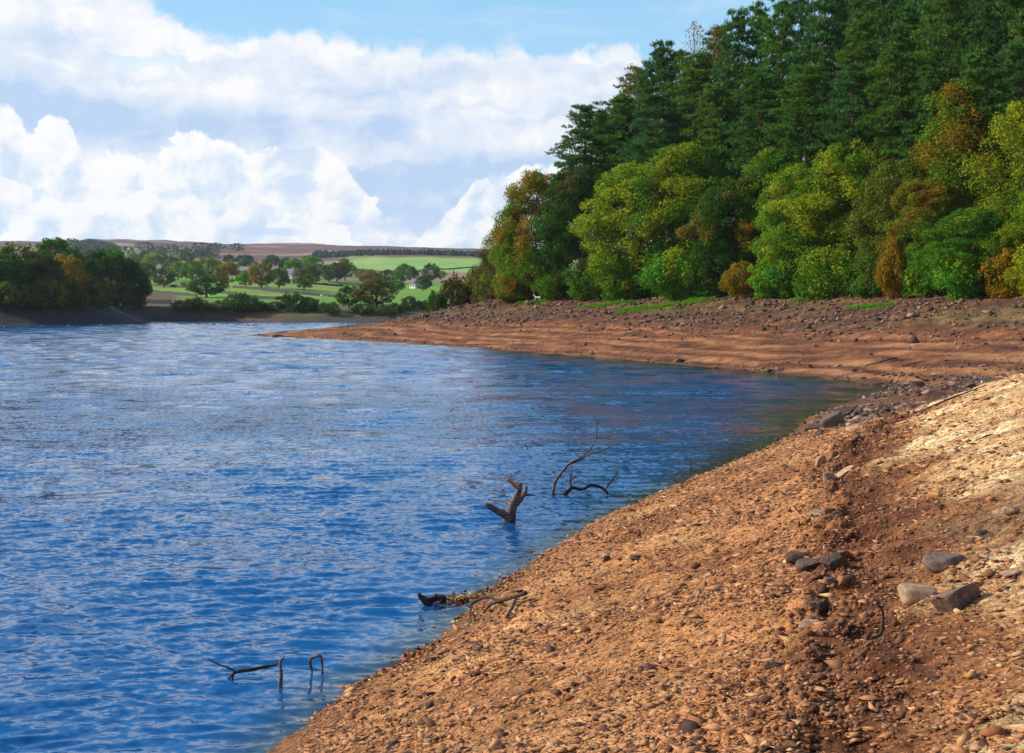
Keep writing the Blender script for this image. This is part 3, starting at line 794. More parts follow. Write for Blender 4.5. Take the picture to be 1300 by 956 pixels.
SHR = [(700, 338, 42, 34, G_MID, .45, 'green shrub under the orange-topped tree', M_YEL), (652, 342, 50, 33, G_OLIVE, .6, 'rust-coloured shrub at the lake end of the wood', M_ORG),
 (745, 325, 56, 34, G_MID, .35, 'shrub at the foot of the dull dark green tree', M_RUST), (795, 318, 66, 34, G_MID, .4, 'leafy shrub below the bright yellow side of the big tree', M_YEL),
 (855, 312, 72, 34, G_BRT, .3, 'wide green shrub above the upper end of the grass strip', M_YEL), (905, 330, 50, 35, G_DARK, .3, 'dark shrub at the head of the grass strip', M_RUST),
 (942, 330, 40, 34, G_OLIVE, .62, 'small golden-brown shrub right of the grass strip', M_ORG), (985, 322, 62, 34, G_BRT, .35, 'fresh green shrub next to the small golden-brown one', M_YEL),
 (1050, 312, 80, 34, G_MID, .4, 'broad shrub below the tall yellow-topped tree', M_YEL), (1108, 318, 54, 34, G_MID, .4, 'green shrub just left of the narrow amber shrub', M_RUST),
 (1133, 300, 34, 33, G_OLIVE, 1.05, 'narrow amber shrub at the water side of the wood', M_ORG), (1176, 305, 62, 34, G_MID, .4, 'green shrub just right of the narrow amber shrub', M_YEL),
 (1225, 312, 66, 33, G_BRT, .25, 'glossy green shrub under the dark bushy tree', M_YEL), (1285, 312, 64, 34, G_OLIVE, .9, 'amber shrub near the right edge of the picture', M_ORG), (1325, 300, 60, 33, G_OLIVE, .8, 'yellow-brown shrub under the cut-off birch', M_YEL)]
for i, (px, top, wp, dt, g, au, lab, mt) in enumerate(SHR):
    place_wood(SHRUB, i, 'shrub', px, top, wp, dt, g, au, lab, 'shrub', mt, 'shrubs along the foot of the wood')
P1 = [(744, 134), (786, 122), (842, 58), (887, 72), (936, 16), (992, 3), (1046, -22), (1100, 24), (1152, 12), (1202, -34), (1250, -12), (1300, 14), (1345, -24)]
P2 = [(764, 150), (812, 90), (862, 66), (912, 36), (962, 12), (1016, -24), (1072, -54), (1126, -46), (1176, -66), (1226, -64), (1276, -54), (1325, -64)]
P3 = [(830, 122), (902, 112), (962, 92), (1022, 86), (1080, 84), (1132, 66), (1180, 92), (1240, 70), (1292, 60)]
P4 = [(1098, -60), (1150, -80), (1200, -80), (1252, -80), (1300, -80)]
G_PINE = [(.070, .19, .022), (.090, .22, .020), (.055, .165, .028), (.105, .22, .018)]
ordw = ['leftmost', 'second', 'third', 'fourth', 'fifth', 'sixth', 'seventh', 'eighth', 'ninth', 'tenth', 'eleventh', 'twelfth', 'thirteenth']
for row, (L, dt, txt) in enumerate([(P1, 50, 'tall pine in the foremost tall row of the wood'), (P2, 60, 'tall pine in the second row of the wood'), (P3, 44, 'shorter pine standing between the broadleaf crowns and the tall pines'), (P4, 72, 'pine of the back row')]):
    for i, (px, top) in enumerate(L):
        wpx = random.uniform(66, 90) if row != 2 else random.uniform(72, 92)
        pos = ordw[i] + ('' if i == 0 else ' from the left,')
        place_wood(PINE, i * 2 + row, 'pine_tree', px, top, wpx, dt + random.uniform(-1.5, 1.5), G_PINE[(i + row) % 4], .5, pos + ' ' + txt, 'tree', None, 'pines of the wood')
for i, (px, top, lab) in enumerate([(802, 78, 'thin half-bare tree poking out beside the leftmost pines'), (884, 24, 'half-bare tree with twigs above the fourth tall pine'), (908, 28, 'half-bare tree with a feathery top against the blue sky')]):
    place_wood(SPARSE, 0, 'bare_tree', px, top, 44, 56, G_OLIVE, .9, lab, 'tree', M_ORG, 'half-bare trees among the pines')

# wooded bank on the left
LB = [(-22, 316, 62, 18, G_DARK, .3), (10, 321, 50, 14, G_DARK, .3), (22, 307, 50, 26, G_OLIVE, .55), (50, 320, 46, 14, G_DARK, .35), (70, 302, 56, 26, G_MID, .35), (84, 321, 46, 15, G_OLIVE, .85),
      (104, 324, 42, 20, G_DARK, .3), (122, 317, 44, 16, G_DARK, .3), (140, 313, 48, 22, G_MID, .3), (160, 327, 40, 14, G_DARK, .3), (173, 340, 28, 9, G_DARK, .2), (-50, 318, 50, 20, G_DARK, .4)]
LBL = ['dark tree at the left edge of the picture on the shaded bank', 'dark green tree second along the shaded bank', 'olive-topped tree standing behind the dark green ones at the left', 'dark green tree before the tallest tree of the shaded bank', 'tallest and greenest tree of the shaded bank', 'tree with an orange crown on the shaded bank',
       'dark narrow tree just right of the orange crown', 'dark tree in the middle right of the shaded bank', 'round green tree rising behind the right part of the shaded bank', 'last tall dark tree before the end of the shaded bank', 'lowest dark tree at the right tip of the shaded bank', 'tree beyond the left edge of the shaded bank']
def place_bank(protos, i, name, px, top, wp, back, g, au, lab, mat, cat, grp):
    # stand on the left bank `back` metres behind its waterline
    D = np.arange(240, 340, .5); x = (px - CX) / F * D; d = shore_dist(x, D)
    k = np.nonzero((d > 8.5 + back * .5) & (D > 250))[0]; k = k[0] if len(k) else int(np.argmax(d))
    xx, DD = float(x[k]), float(D[k]); z = gz(xx, DD); h = H + (HY - top) / F * DD - z
    return plant(name, protos[i % len(protos)], xx, DD, h, wp / F * DD, g, au, lab, cat, grp, mat)
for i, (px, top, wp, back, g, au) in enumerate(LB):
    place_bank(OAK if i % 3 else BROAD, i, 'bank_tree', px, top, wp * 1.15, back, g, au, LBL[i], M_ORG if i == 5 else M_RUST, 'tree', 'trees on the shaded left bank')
for i, (px, top, wp, lab) in enumerate([(8, 352, 40, 'lowest shrub by the left edge on the shaded bank'), (38, 360, 34, 'small dark shrub second along the shaded bank'), (62, 350, 40, 'brownish shrub under the tallest tree of the shaded bank'), (92, 356, 36, 'shrub under the orange crown'), (122, 350, 44, 'olive shrub under the middle right of the shaded bank'), (150, 356, 36, 'shrub near the tip of the shaded bank'), (176, 366, 22, 'small shrub at the very tip of the shaded bank')]):
    place_bank(BUSH, i, 'shrub', px, top, wp, 1.5, G_DARK if i % 2 else G_OLIVE, .5, lab, M_RUST, 'shrub', 'shrubs on the shaded left bank')

# trees and bushes of the far fields: px, base row, height px, width px, colour, turned, label
FT = [
 (186, 354, 21, 22, G_OLIVE, .95, 'pinkish-brown tree left of the dark parkland tree', M_RUST), (168, 343, 22, 24, G_LIME, .5, 'pale green tree just above the shaded wood', M_YEL),
 (208, 366, 24, 25, G_DARK, .2, 'dark parkland tree with a clear trunk in the left field', M_RUST), (226, 356, 24, 26, G_MID, .35, 'mid green tree just right of the dark parkland tree', M_YEL),
 (244, 358, 27, 26, G_MID, .3, 'green tree behind the big dark spreading oak', M_YEL), (264, 356, 28, 34, G_MID, .4, 'sunlit broad tree above the spreading oak', M_YEL),
 (289, 364, 31, 32, G_MID, .62, 'tree with an orange left side beside the white farmhouse', M_ORG), (312, 366, 22, 21, G_BRT, .3, 'small bright tree below the white farmhouse', M_YEL),
 (332, 367, 34, 30, G_MID, .6, 'olive tree with an orange top right of the farmhouse', M_ORG), (354, 366, 25, 27, G_MID, .35, 'dark green tree in the row below the farm', M_RUST),
 (386, 368, 20, 24, G_DARK, .45, 'isolated olive tree in the middle of the striped field', M_YEL), (393, 352, 29, 34, G_BRT, .3, 'bright green round tree, tallest of the middle fields', M_YEL),
 (372, 352, 24, 24, G_BRT, .2, 'bright green tree hugging the left side of the tallest one', M_YEL), (392, 360, 24, 32, G_OLIVE, .7, 'brownish tree before the bright green pair', M_RUST),
 (418, 358, 22, 24, G_MID, .4, 'green tree left of the purple-brown tree', M_RUST), (428, 358, 24, 26, G_OLIVE, .85, 'purple-brown tree above the wall', M_RUST), (438, 357, 27, 24, G_MID, .3, 'green tree at the end of the wall', M_YEL),
 (443, 391, 28, 28, G_DARK, .15, 'round near-black tree by the shore', M_RUST), (478, 392, 38, 44, G_OLIVE, .5, 'broad olive tree on the far shore', M_RUST), (470, 362, 20, 26, G_OLIVE, .8, 'brownish tree behind the broad olive one', M_ORG),
 (262, 378, 27, 44, G_DARK, .2, 'big dark spreading oak in the left field', M_RUST), (362, 345, 18, 14, G_DARK, .1, 'dark slim tree behind the farm roofs', M_RUST), (345, 340, 16, 18, G_DARK, .2, 'dark tree behind the long roof', M_RUST),
 (310, 340, 18, 24, G_DARK, .1, 'bluish dark tree up the hill behind the farmhouse', M_RUST), (290, 336, 12, 14, G_DARK, .1, 'small dark tree left of the bluish dark one', M_RUST), (184, 334, 16, 18, G_DARK, .1, 'dark hill tree above the pale green tree', M_RUST),
 (202, 336, 16, 20, G_MID, .2, 'green hill tree right of the dark one', M_YEL), (214, 342, 18, 24, G_DARK, .2, 'dark tree in the hill row', M_RUST), (226, 334, 12, 14, G_LIME, .6, 'yellowish small tree of the hill row', M_YEL), (238, 336, 14, 16, G_DARK, .2, 'last dark tree of the hill row', M_RUST),
 (195, 344, 20, 26, G_LIME, .4, 'light green tree below the hill row', M_YEL), (150, 334, 12, 30, G_MID, .2, 'broad hill tree over the shaded wood', M_YEL),
 (495, 357, 16, 30, G_DARK, .1, 'dark blue-green tree under the green hill', M_RUST), (512, 362, 25, 18, G_BRT, .2, 'upright green tree under the green hill', M_YEL), (524, 358, 20, 14, G_DARK, .1, 'narrow dark tree by the white gable', M_RUST),
 (547, 360, 24, 20, G_DARK, .55, 'greyish tree right of the white gable', M_RUST), (537, 371, 19, 20, G_DARK, .1, 'dark round tree in front of the greyish one', M_RUST), (503, 368, 14, 20, G_MID, .3, 'low green tree at the field corner', M_YEL),
 (560, 356, 12, 14, G_LIME, .4, 'small pale tree at the upper edge of the far fields', M_YEL), (458, 350, 12, 20, G_MID, .3, 'small green tree above the wall end', M_YEL), (275, 346, 16, 20, G_MID, .4, 'green tree left of the farmhouse roof', M_YEL),
]
for i, (px, by, hp, wp, g, au, lab, mt) in enumerate(FT):
    x, D = hit(px, by, d0=331)
    plant('field_tree', OAK[i % 3], x, D, hp / F * D * 1.04, wp / F * D * 1.05, g, au, lab, 'tree', 'trees of the far fields', mt)
FB = [(236, 395, 14, 28, G_OLIVE, .7, 'olive-brown bush left end of the far shore'), (252, 398, 18, 26, G_DARK, .3, 'dark bush second along the far shore'), (284, 396, 14, 26, G_OLIVE, .5, 'flat bush left of the large dark one'), (308, 399, 24, 38, G_DARK, .1, 'large dark bush in the left part of the far shore'),
 (328, 397, 13, 20, G_DARK, .3, 'small bush just right of the large dark one'), (350, 396, 12, 20, G_DARK, .3, 'small bush alone on the far shore'), (374, 397, 26, 28, G_DARK, .1, 'tall dark bush in the middle of the far shore'), (392, 397, 18, 22, G_DARK, .3, 'bush beside the tall dark one'), (416, 398, 15, 26, G_DARK, .4, 'dark bush left of the near-black tree'),
 (460, 399, 13, 26, G_DARK, .2, 'bush at the foot of the broad olive tree'), (495, 399, 14, 30, G_DARK, .2, 'bush right of the broad olive tree'), (520, 396, 18, 18, G_DARK, .3, 'upright bush before the striped field'), (536, 394, 13, 16, G_DARK, .3, 'last bush of the far shore')]
for i, (px, by, hp, wp, g, au, lab) in enumerate(FB):
    x, D = hit(px, by - 1, d0=331)
    plant('bush', BUSH[i % 2], x, D, hp / F * D, wp / F * D * 1.1, g, au, lab, 'bush', 'bushes along the far shore', M_RUST)
HB = [(556, 366, 22, 208, G_DARK, .2, 'dark bush on the headland, nearest the water'), (574, 352, 34, 214, G_OLIVE, .95, 'rust-coloured bush on the headland'), (590, 342, 38, 222, G_OLIVE, .8, 'purple-brown bush on the headland'), (606, 338, 46, 216, G_OLIVE, .65, 'olive-brown bush, largest on the headland'),
 (630, 345, 46, 205, G_LIME, .75, 'golden olive bush between the headland bushes and the wood'), (618, 318, 30, 226, G_OLIVE, .8, 'rusty tree behind the golden olive bush')]
for i, (px, top, wp, D, g, au, lab) in enumerate(HB):
    x = (px - CX) / F * D; z = gz(x, D)
    plant('bush', BUSH[i % 2], x, D, H + (HY - top) / F * D - z, wp / F * D * 1.15, g, au, lab, 'bush', 'bushes on the headland', M_RUST)
# conifer plantation far off on the moor: one mass
def plantation():
    rs = np.random.RandomState(3); m = MB(); n = 0
    V = []; Q = []
    for k in range(520):
        px = rs.uniform(398, 612); D = 1490 + rs.rand() * 150 + (px - 400) * .2
        x = (px - CX) / F * D
        V.append((x, D))
    V = np.array(V); Z = ground(V[:, 0], V[:, 1]); mm = MB()
    for (x, y), z in zip(V, Z):
        h = rs.uniform(6, 9) * (1 if x < -35 or rs.rand() < .5 else .7); r = rs.uniform(3.0, 4.2); b = len(mm.v); tw = rs.rand() * 6
        for lev, (zz, rr) in enumerate([(.05, .8), (.25, 1.0), (.55, .65), (.8, .35)]):
            for a in range(6): 
                j = rs.uniform(.75, 1.2)
                mm.v.append(Vector((x + math.cos(a * 1.047 + tw) * r * rr * j, y + math.sin(a * 1.047 + tw) * r * rr * j, z + h * zz)))
        mm.v.append(Vector((x, y, z + h)))
        for lev in range(3):
            for a in range(6): mm.f.append((b + lev * 6 + a, b + lev * 6 + (a + 1) % 6, b + lev * 6 + 6 + (a + 1) % 6, b + lev * 6 + 6 + a))
        for a in range(6): mm.f.append((b + 18 + a, b + 18 + (a + 1) % 6, b + 24))
    mt = simple_mat('dark_conifers', (.012, .035, .022), (.02, .05, .025), .3, .9, .1, coord='Object')
    tag(link('conifer_plantation', mm.mesh('conifer_plantation', mt)), 'long dark conifer plantation on the moor above the green hill', 'plantation', kind='stuff')
plantation()
def haze():
    m = MB(); m.box((0, 1500, 150), (3800, 4300, 320)); mt = bpy.data.materials.new('thin_haze'); mt.use_nodes = True; t = NT(mt.node_tree)
    v = t.n('ShaderNodeVolumePrincipled'); v.inputs['Color'].default_value = (.78, .88, 1.0, 1); v.inputs['Density'].default_value = .00006; v.inputs['Anisotropy'].default_value = .2
    o = t.n('ShaderNodeOutputMaterial'); t.lk(v.outputs[0], o.inputs['Volume'])
    tag(link('haze', m.mesh('haze', mt)), kind='stuff')
haze()
def hill_scrub():
    """scattered scrub and hedges on the far left slope"""
    rs = np.random.RandomState(8); mm = []
    for k in range(70):
        px = rs.choice([rs.uniform(55, 150), rs.uniform(100, 150), rs.uniform(150, 300)]); top = 306 + rs.rand() * 22
        mm.append((px, top))
    V, Qs = [], []; n = 0; T = []
    for px, py in mm:
        x, D = hit(px, py + 2, d0=600)
        z = gz(x, D); R = rs.uniform(4, 11)
        m = 120; q = unit(rs.normal(size=(m, 3))); P = np.array([x, D, z + R * .5]) + q * R * np.array([1.5, 1, .7])
        v, f = leaf_quads(P, q + rs.normal(size=(m, 3)) * .5, np.full(m, R * .22), rs)
        V.append(v); Qs.append(f + n); n += len(v); T.append(rs.rand(m))
    o = link('hillside_scrub', np_mesh('hillside_scrub', np.concatenate(V), np.concatenate(Qs), False, M_RUST, {'tint': np.concatenate(T), 'aut': np.concatenate(T) * .5}))
    o.color = (.03, .06, .02, .5)
    tag(o, 'scrub and hedges scattered over the far left hillside', 'scrub', kind='stuff')
hill_scrub()
# ------------------------------------------------------------------ stones
def rock_verts(seed, sub=3, cuts=9, flat=.55):
    import bmesh
    rd = random.Random(seed); bm = bmesh.new(); bmesh.ops.create_icosphere(bm, subdivisions=sub, radius=1)
    for v in bm.verts:
        p = v.co
        for c in range(0): pass
    planes = []
    for c in range(cuts):
        n = Vector((rd.gauss(0, 1), rd.gauss(0, 1), rd.gauss(0, .8))).normalized(); planes.append((n, rd.uniform(.45, .8)))
    planes.append((Vector((rd.uniform(-.2, .2), rd.uniform(-.2, .2), 1)).normalized(), rd.uniform(.45, .62)))
    for v in bm.verts:
        for n, dd in planes:
            e = v.co.dot(n) - dd
            if e > 0: v.co -= n * e
    for v in bm.verts:
        p = v.co; f = float(fbm(np.array([p.x * 2.3 + seed]), np.array([p.y * 2.3 + p.z * 3]), 3, seed)[0])
        v.co += p.normalized() * f * .09
    V = np.array([v.co[:] for v in bm.verts]); Fc = np.array([[q.index for q in f.verts] for f in bm.faces]); bm.free()
    V[:, 2] *= flat / .55 * .8
    V /= np.abs(V).max(0)
    return V, Fc
def stone_mat(name, c1, c2):
    m, t = new_mat(name); P = t.n('ShaderNodeNewGeometry').outputs['Position']
    ti = t.n('ShaderNodeAttribute', attribute_name='tint').outputs['Fac']
    oi = t.n('ShaderNodeObjectInfo').outputs['Random']
    nz = t.noise(P, 9, 8, .65); n2 = t.noise(P, 45, 4, .7)
    c = t.mix(t.ramp(nz, .38, .65), c1, c2); c = t.mix(t.math('MULTIPLY', t.ramp(n2, .5, .7), .35), c, (.42, .30, .2))
    v = t.math('MULTIPLY_ADD', t.math('ADD', ti, oi), .45, .6)
    vm = t.n('ShaderNodeVectorMath', operation='SCALE'); t.lk(c, vm.inputs[0]); t.lk(v, vm.inputs['Scale'])
    finish(t, principled(t, vm.outputs[0], .8, .25, bump(t, nz, .6, .03, bump(t, n2, .4, .008))).outputs[0])
    return m
M_GREY = stone_mat('grey_gritstone', (.155, .10, .072), (.085, .053, .04))
M_BUFF = stone_mat('buff_sandstone', (.42, .27, .16), (.26, .15, .085))
M_RED = stone_mat('red_brown_clod', (.30, .125, .05), (.19, .08, .035))
M_DARK = stone_mat('dark_stone_and_shade', (.085, .047, .031), (.05, .03, .021))  # dark stones, and painted shade for clods at the gully lip
ROCKS = []
for s in range(9):
    V, Fc = rock_verts(s * 13 + 5, 3, 8 + s % 4); me = np_mesh('rock', V, Fc, False, M_GREY, {'tint': np.full(len(Fc), .5)}); ROCKS.append(me)
def put_rock(px, py, wpx, hpx, seed, mat, label, rz=None, tilt=0.0, depth=.8, name='rock', d0=4.0, sink=.25, group=None, cat='rock'):
    x, D = hit(px, py + hpx * .3, d0=d0); w = wpx / F * D / 2; hh = hpx / F * D * .62
    o = link(name, ROCKS[seed % len(ROCKS)])
    o.location = (x, D, gz(x, D) + hh * (1 - sink) * .5)
    o.scale = (w, w * depth, hh * .85)
    o.rotation_euler = (random.uniform(-.12, .12), tilt, random.uniform(0, .6) if rz is None else rz)
    o.material_slots[0].link = 'OBJECT'; o.material_slots[0].material = mat
    tag(o, label, cat, group); return o
put_rock(1168, 746, 54, 36, 0, M_BUFF, 'blocky buff rock with a sunlit left face in the foreground hollow', .3, .1)
put_rock(1212, 750, 76, 38, 1, M_GREY, 'long grey rock tilted up the slope right behind the blocky buff rock', .2, -.32, .5)
put_rock(1198, 713, 56, 22, 2, M_GREY, 'flat grey slab above the pair of large foreground rocks', .1, -.15)
put_rock(1244, 660, 20, 13, 3, M_GREY, 'small grey stone upper right on the pale sand', .3)
put_rock(1284, 641, 24, 15, 4, M_BUFF, 'brown stone on the pale sand close to the right edge', .2)
put_rock(1284, 722, 30, 13, 5, M_BUFF, 'half-buried brown slab by the right edge of the beach', .4, -.2)
put_rock(1276, 737, 14, 8, 6, M_GREY, 'small stone just under the half-buried brown slab')
put_rock(1012, 712, 34, 14, 7, M_DARK, 'flat dark stone left of the gully lip', .1)  # this and the next two: dark colour paints shaded undersides of clods
put_rock(1026, 726, 32, 17, 8, M_DARK, 'dark hollow-sided clod stone left of the gully', .2, -.1)
put_rock(1056, 714, 34, 24, 0, M_DARK, 'dark upright slab on the gully lip', .9, -.35)
put_rock(1040, 770, 28, 22, 1, M_DARK, 'dark block in the gully lip, lower one of two', .4, -.2)
put_rock(1053, 748, 16, 12, 2, M_GREY, 'grey stone between the two dark gully blocks')
put_rock(1026, 790, 30, 14, 3, M_BUFF, 'orange-brown stone at the left foot of the gully')
put_rock(986, 852, 34, 24, 4, M_DARK, 'dark reddish block low in the picture left of the gully', .3, .1)
put_rock(1042, 592, 16, 26, 5, M_BUFF, 'upright reddish slab against the gully head', .5, .4)
put_rock(1055, 580, 26, 22, 6, M_RED, 'big red-brown clod at the head of the gully')
put_rock(1052, 612, 20, 20, 7, M_BUFF, 'pointed buff rock on the upper gully lip', .3)
put_rock(1074, 604, 32, 10, 8, M_BUFF, 'long pale slab leaning over the gully lip', .5, -.4, .4)
put_rock(1068, 588, 20, 14, 1, M_RED, 'smaller clod beside the long pale slab')
put_rock(1052, 662, 20, 18, 2, M_RED, 'brown clod halfway along the gully lip')
put_rock(1040, 658, 38, 10, 3, M_BUFF, 'pale flat slab left of the halfway clod', .1)
put_rock(1066, 680, 22, 14, 4, M_RED, 'rough clod above the dark upright slab')
put_rock(1072, 702, 20, 16, 5, M_RED, 'rough clod right of the dark upright slab')
put_rock(1070, 740, 24, 18, 6, M_RED, 'crumbling clod in the middle of the gully')
put_rock(1057, 535, 40, 24, 7, M_GREY, 'pale rounded boulder among the stones at the point of the near beach', .3, -.35, .6)
put_rock(1072, 524, 30, 16, 8, M_DARK, 'dark slab behind the pale rounded boulder', .5, -.3)
put_rock(1038, 541, 34, 8, 0, M_DARK, 'dark flat stone reaching into the water before the pale boulder', .1, -.1)
put_rock(1132, 526, 26, 13, 1, M_DARK, 'dark wedge-shaped rock among the shore rubble', .2, .2)
put_rock(1085, 547, 24, 7, 2, M_BUFF, 'bleached flat stone by the gully head', .2, -.15)
put_rock(1163, 483, 20, 14, 3, M_DARK, 'black lump of rock at the cove head')
put_rock(1152, 484, 10, 6, 4, M_BUFF, 'bleached stone just left of the black lump')
put_rock(1230, 489, 20, 11, 5, M_GREY, 'brown leaning slab at the cove head near the bottle', .2, -.3)
put_rock(862, 456, 18, 9, 6, M_GREY, 'grey boulder at the waterline of the far bank', .2, .2, .7, d0=60)
put_rock(989, 468, 11, 8, 7, M_BUFF, 'light boulder at the waterline by the cove', .2, 0, .7, d0=60)
put_rock(978, 470, 10, 5, 8, M_DARK, 'dark stone beside the light boulder of the cove', d0=60)
put_rock(884, 459, 9, 4, 0, M_DARK, 'small dark stone right of the grey waterline boulder', d0=60)
put_rock(1027, 464, 9, 5, 1, M_GREY, 'grey stone on the sand above the cove water', d0=55)
put_rock(1084, 472, 9, 4, 2, M_DARK, 'dark stone at the water edge near the cove corner', d0=55)
put_rock(349, 426, 9, 4, 3, M_DARK, 'first of two dark stones on the tip of the headland', d0=120)
put_rock(356, 425, 7, 3.5, 4, M_DARK, 'second, smaller dark stone on the tip of the headland', d0=120)
put_rock(543, 402, 8, 6, 5, M_DARK, 'dark boulder standing on the headland skyline', d0=120)
put_rock(712, 650, 14, 7, 6, M_DARK, 'dark stone at the waterline opposite the snag') if False else None
put_rock(799, 656, 12, 9, 6, M_GREY, 'grey stone on the water edge right of the snag')
put_rock(770, 712, 13, 9, 7, M_DARK, 'round dark stone high on the gravel above the snag')
put_rock(807, 712, 16, 9, 8, M_DARK, 'dark flat stone right of the round dark one')
put_rock(738, 859, 10, 14, 0, M_BUFF, 'small upright buff stone at the bottom of the gravel slope')
put_rock(548, 842, 13, 11, 1, M_GREY, 'square grey stone close to the leaf litter')
put_rock(598, 822, 10, 7, 2, M_GREY, 'small square stone on the gravel above the leaf litter')
put_rock(610, 752, 14, 12, 3, M_GREY, 'rounded grey stone beside the leaf litter cove')
put_rock(581, 846, 14, 7, 4, M_GREY, 'flat grey-green stone low on the gravel')
# many similar stones: individual ones in three groups
def shade_sets(n): return np.random.RandomState(n)
def scatter(n, px0, px1, py0, py1, d0, smin, smax, seed, wfun=None):
    rs = np.random.RandomState(seed); out = []
    px = rs.uniform(px0, px1, n); py = rs.uniform(py0, py1, n)
    return px, py, rs
def ground_pts(n, xr, yr, cond, seed):
    rs = np.random.RandomState(seed); x = rs.uniform(*xr, n); y = rs.uniform(*yr, n)
    px = CX + F * x / y; k = (px > -40) & (px < 1340); x, y = x[k], y[k]
    d = shore_dist(x, y); z = base_z(x, y, d); m = cond(x, y, d, z, rs)
    return x[m], y[m], relief(x[m], y[m], d[m], z[m]), rs
def ico(sub=1, jit=.22, seed=0):
    import bmesh
    bm = bmesh.new(); bmesh.ops.create_icosphere(bm, subdivisions=sub, radius=1)
    V = np.array([v.co[:] for v in bm.verts]); Fc = np.array([[q.index for q in f.verts] for f in bm.faces]); bm.free()
    rs = np.random.RandomState(seed); V = V + rs.normal(size=V.shape) * jit
    return V, Fc
ICO = [ico(1, .24, s) for s in range(6)]
OCT_V = np.array([(1, 0, 0), (-1, 0, 0), (0, 1, 0), (0, -1, 0), (0, 0, 1), (0, 0, -1)], float)
OCT_F = np.array([(0, 2, 4), (2, 1, 4), (1, 3, 4), (3, 0, 4), (2, 0, 5), (1, 2, 5), (3, 1, 5), (0, 3, 5)])
def many(name, x, y, z, size, rs, mat, lowpoly=False, flat=.45, vertfac=.3, tint=None, long=1.5):
    n = len(x); Vs = []; Fs = []; T = []; off = 0
    groups = [(OCT_V, OCT_F)] if lowpoly else ICO
    gi = rs.randint(0, len(groups), n)
    for g, (V0, F0) in enumerate(groups):
        k = np.nonzero(gi == g)[0]; m = len(k)
        if not m: continue
        V = np.repeat(V0[None], m, 0)
        if lowpoly: V = V + rs.normal(size=V.shape) * .16
        sx = size[k] * rs.uniform(.7, long, m); sy = size[k] * rs.uniform(.6, 1.1, m); sz = size[k] * rs.uniform(.5, 1.4, m) * flat
        V = V * np.stack([sx, sy, sz], -1)[:, None]
        a = rs.normal(size=m) * .9; ti = rs.normal(size=m) * .2
        c, s_ = np.cos(ti)[:, None], np.sin(ti)[:, None]
        X, Z = V[..., 0] * c - V[..., 2] * s_, V[..., 0] * s_ + V[..., 2] * c
        c, s_ = np.cos(a)[:, None], np.sin(a)[:, None]
        X2 = X * c - V[..., 1] * s_; Y2 = X * s_ + V[..., 1] * c
        V = np.stack([X2 + x[k][:, None], Y2 + y[k][:, None], Z + (z[k] + sz * vertfac)[:, None]], -1)
        Vs.append(V.reshape(-1, 3)); Fs.append((F0[None] + (np.arange(m) * len(V0))[:, None, None] + off).reshape(-1, 3)); off += m * len(V0)
        tt = (tint[k] if tint is not None else rs.rand(m)); T.append(np.repeat(tt, len(F0)))
    return np_mesh(name, np.concatenate(Vs), np.concatenate(Fs), False, mat, {'tint': np.concatenate(T)})
def pebble_mat(name, cols):
    m, t = new_mat(name); ti = t.n('ShaderNodeAttribute', attribute_name='tint').outputs['Fac']
    cr = t.n('ShaderNodeValToRGB'); t.lk(ti, cr.inputs[0]); cr.color_ramp.interpolation = 'LINEAR'
    e = cr.color_ramp.elements
    while len(e) < len(cols): e.new(.5)
    for i, c in enumerate(cols): e[i].position = i / (len(cols) - 1); e[i].color = (*c, 1)
    P = t.n('ShaderNodeNewGeometry').outputs['Position']; nz = t.noise(P, 30, 4, .6)
    c = t.mix(t.math('MULTIPLY', t.ramp(nz, .4, .65), .4), cr.outputs[0], (.10, .06, .04))
    finish(t, principled(t, c, .8, .25).outputs[0]); return m
M_CHIP = pebble_mat('beach_chippings', [(.03, .014, .010), (.13, .042, .018), (.40, .155, .052), (.54, .26, .10), (.34, .125, .042), (.62, .36, .17)])
M_BANKST = pebble_mat('bank_stones', [(.035, .025, .022), (.075, .045, .034), (.14, .07, .042), (.09, .06, .05), (.20, .11, .07), (.34, .22, .16)])
# individual stones of the bank
def indiv(tag_label, group, xs, ys, zs, sizes, mats, rs, name='stone'):
    for k in range(len(xs)):
        o = link(name, ROCKS[rs.randint(len(ROCKS))]); s = sizes[k]
        o.location = (xs[k], ys[k], zs[k] + s * .12); o.scale = (s * rs.uniform(.8, 1.5), s * rs.uniform(.6, 1.0), s * rs.uniform(.3, .6))
        o.rotation_euler = (rs.normal() * .2, rs.normal() * .25, rs.normal() * .8)
        o.material_slots[0].link = 'OBJECT'; o.material_slots[0].material = mats[rs.randint(len(mats))]
        tag(o, tag_label, 'stone', group)
cond_up = lambda x, y, d, z, rs: (y > 52) & (y < 240) & (x > -32) & (z > 1.9 + rs.normal(size=len(x)) * .35) & (z < 5.8) & (fbm(x / 4, y / 4, 3, 5) + rs.rand(len(x)) * .9 > .42) & (grass_dist(x, y) > .75)
x, y, z, rs = ground_pts(4200, (-30, 55), (60, 200), cond_up, 1)
o = np.argsort(-(1 / y) * (rs.rand(len(x)) + .5))[:90]
indiv('head sized grey stone strewn on the upper bank below the wood', 'stones strewn over the upper bank', x[o], y[o], z[o], rs.uniform(.10, .25, 90), [M_GREY, M_BUFF, M_DARK, M_GREY], rs)
cond_rub = lambda x, y, d, z, rs: (d > -.6) & ((np.exp(-(((x - 11.0 - (y - 36) * .36) / 1.7) ** 2)) * (y > 33) * (y < 47) > rs.rand(len(x)) * .9) | (np.exp(-(((x - 24) / 6.5) ** 2 + ((y - 56) / 6) ** 2)) > rs.rand(len(x)) * 1.2))
x, y, z, rs = ground_pts(20000, (5, 40), (31, 70), cond_rub, 2)
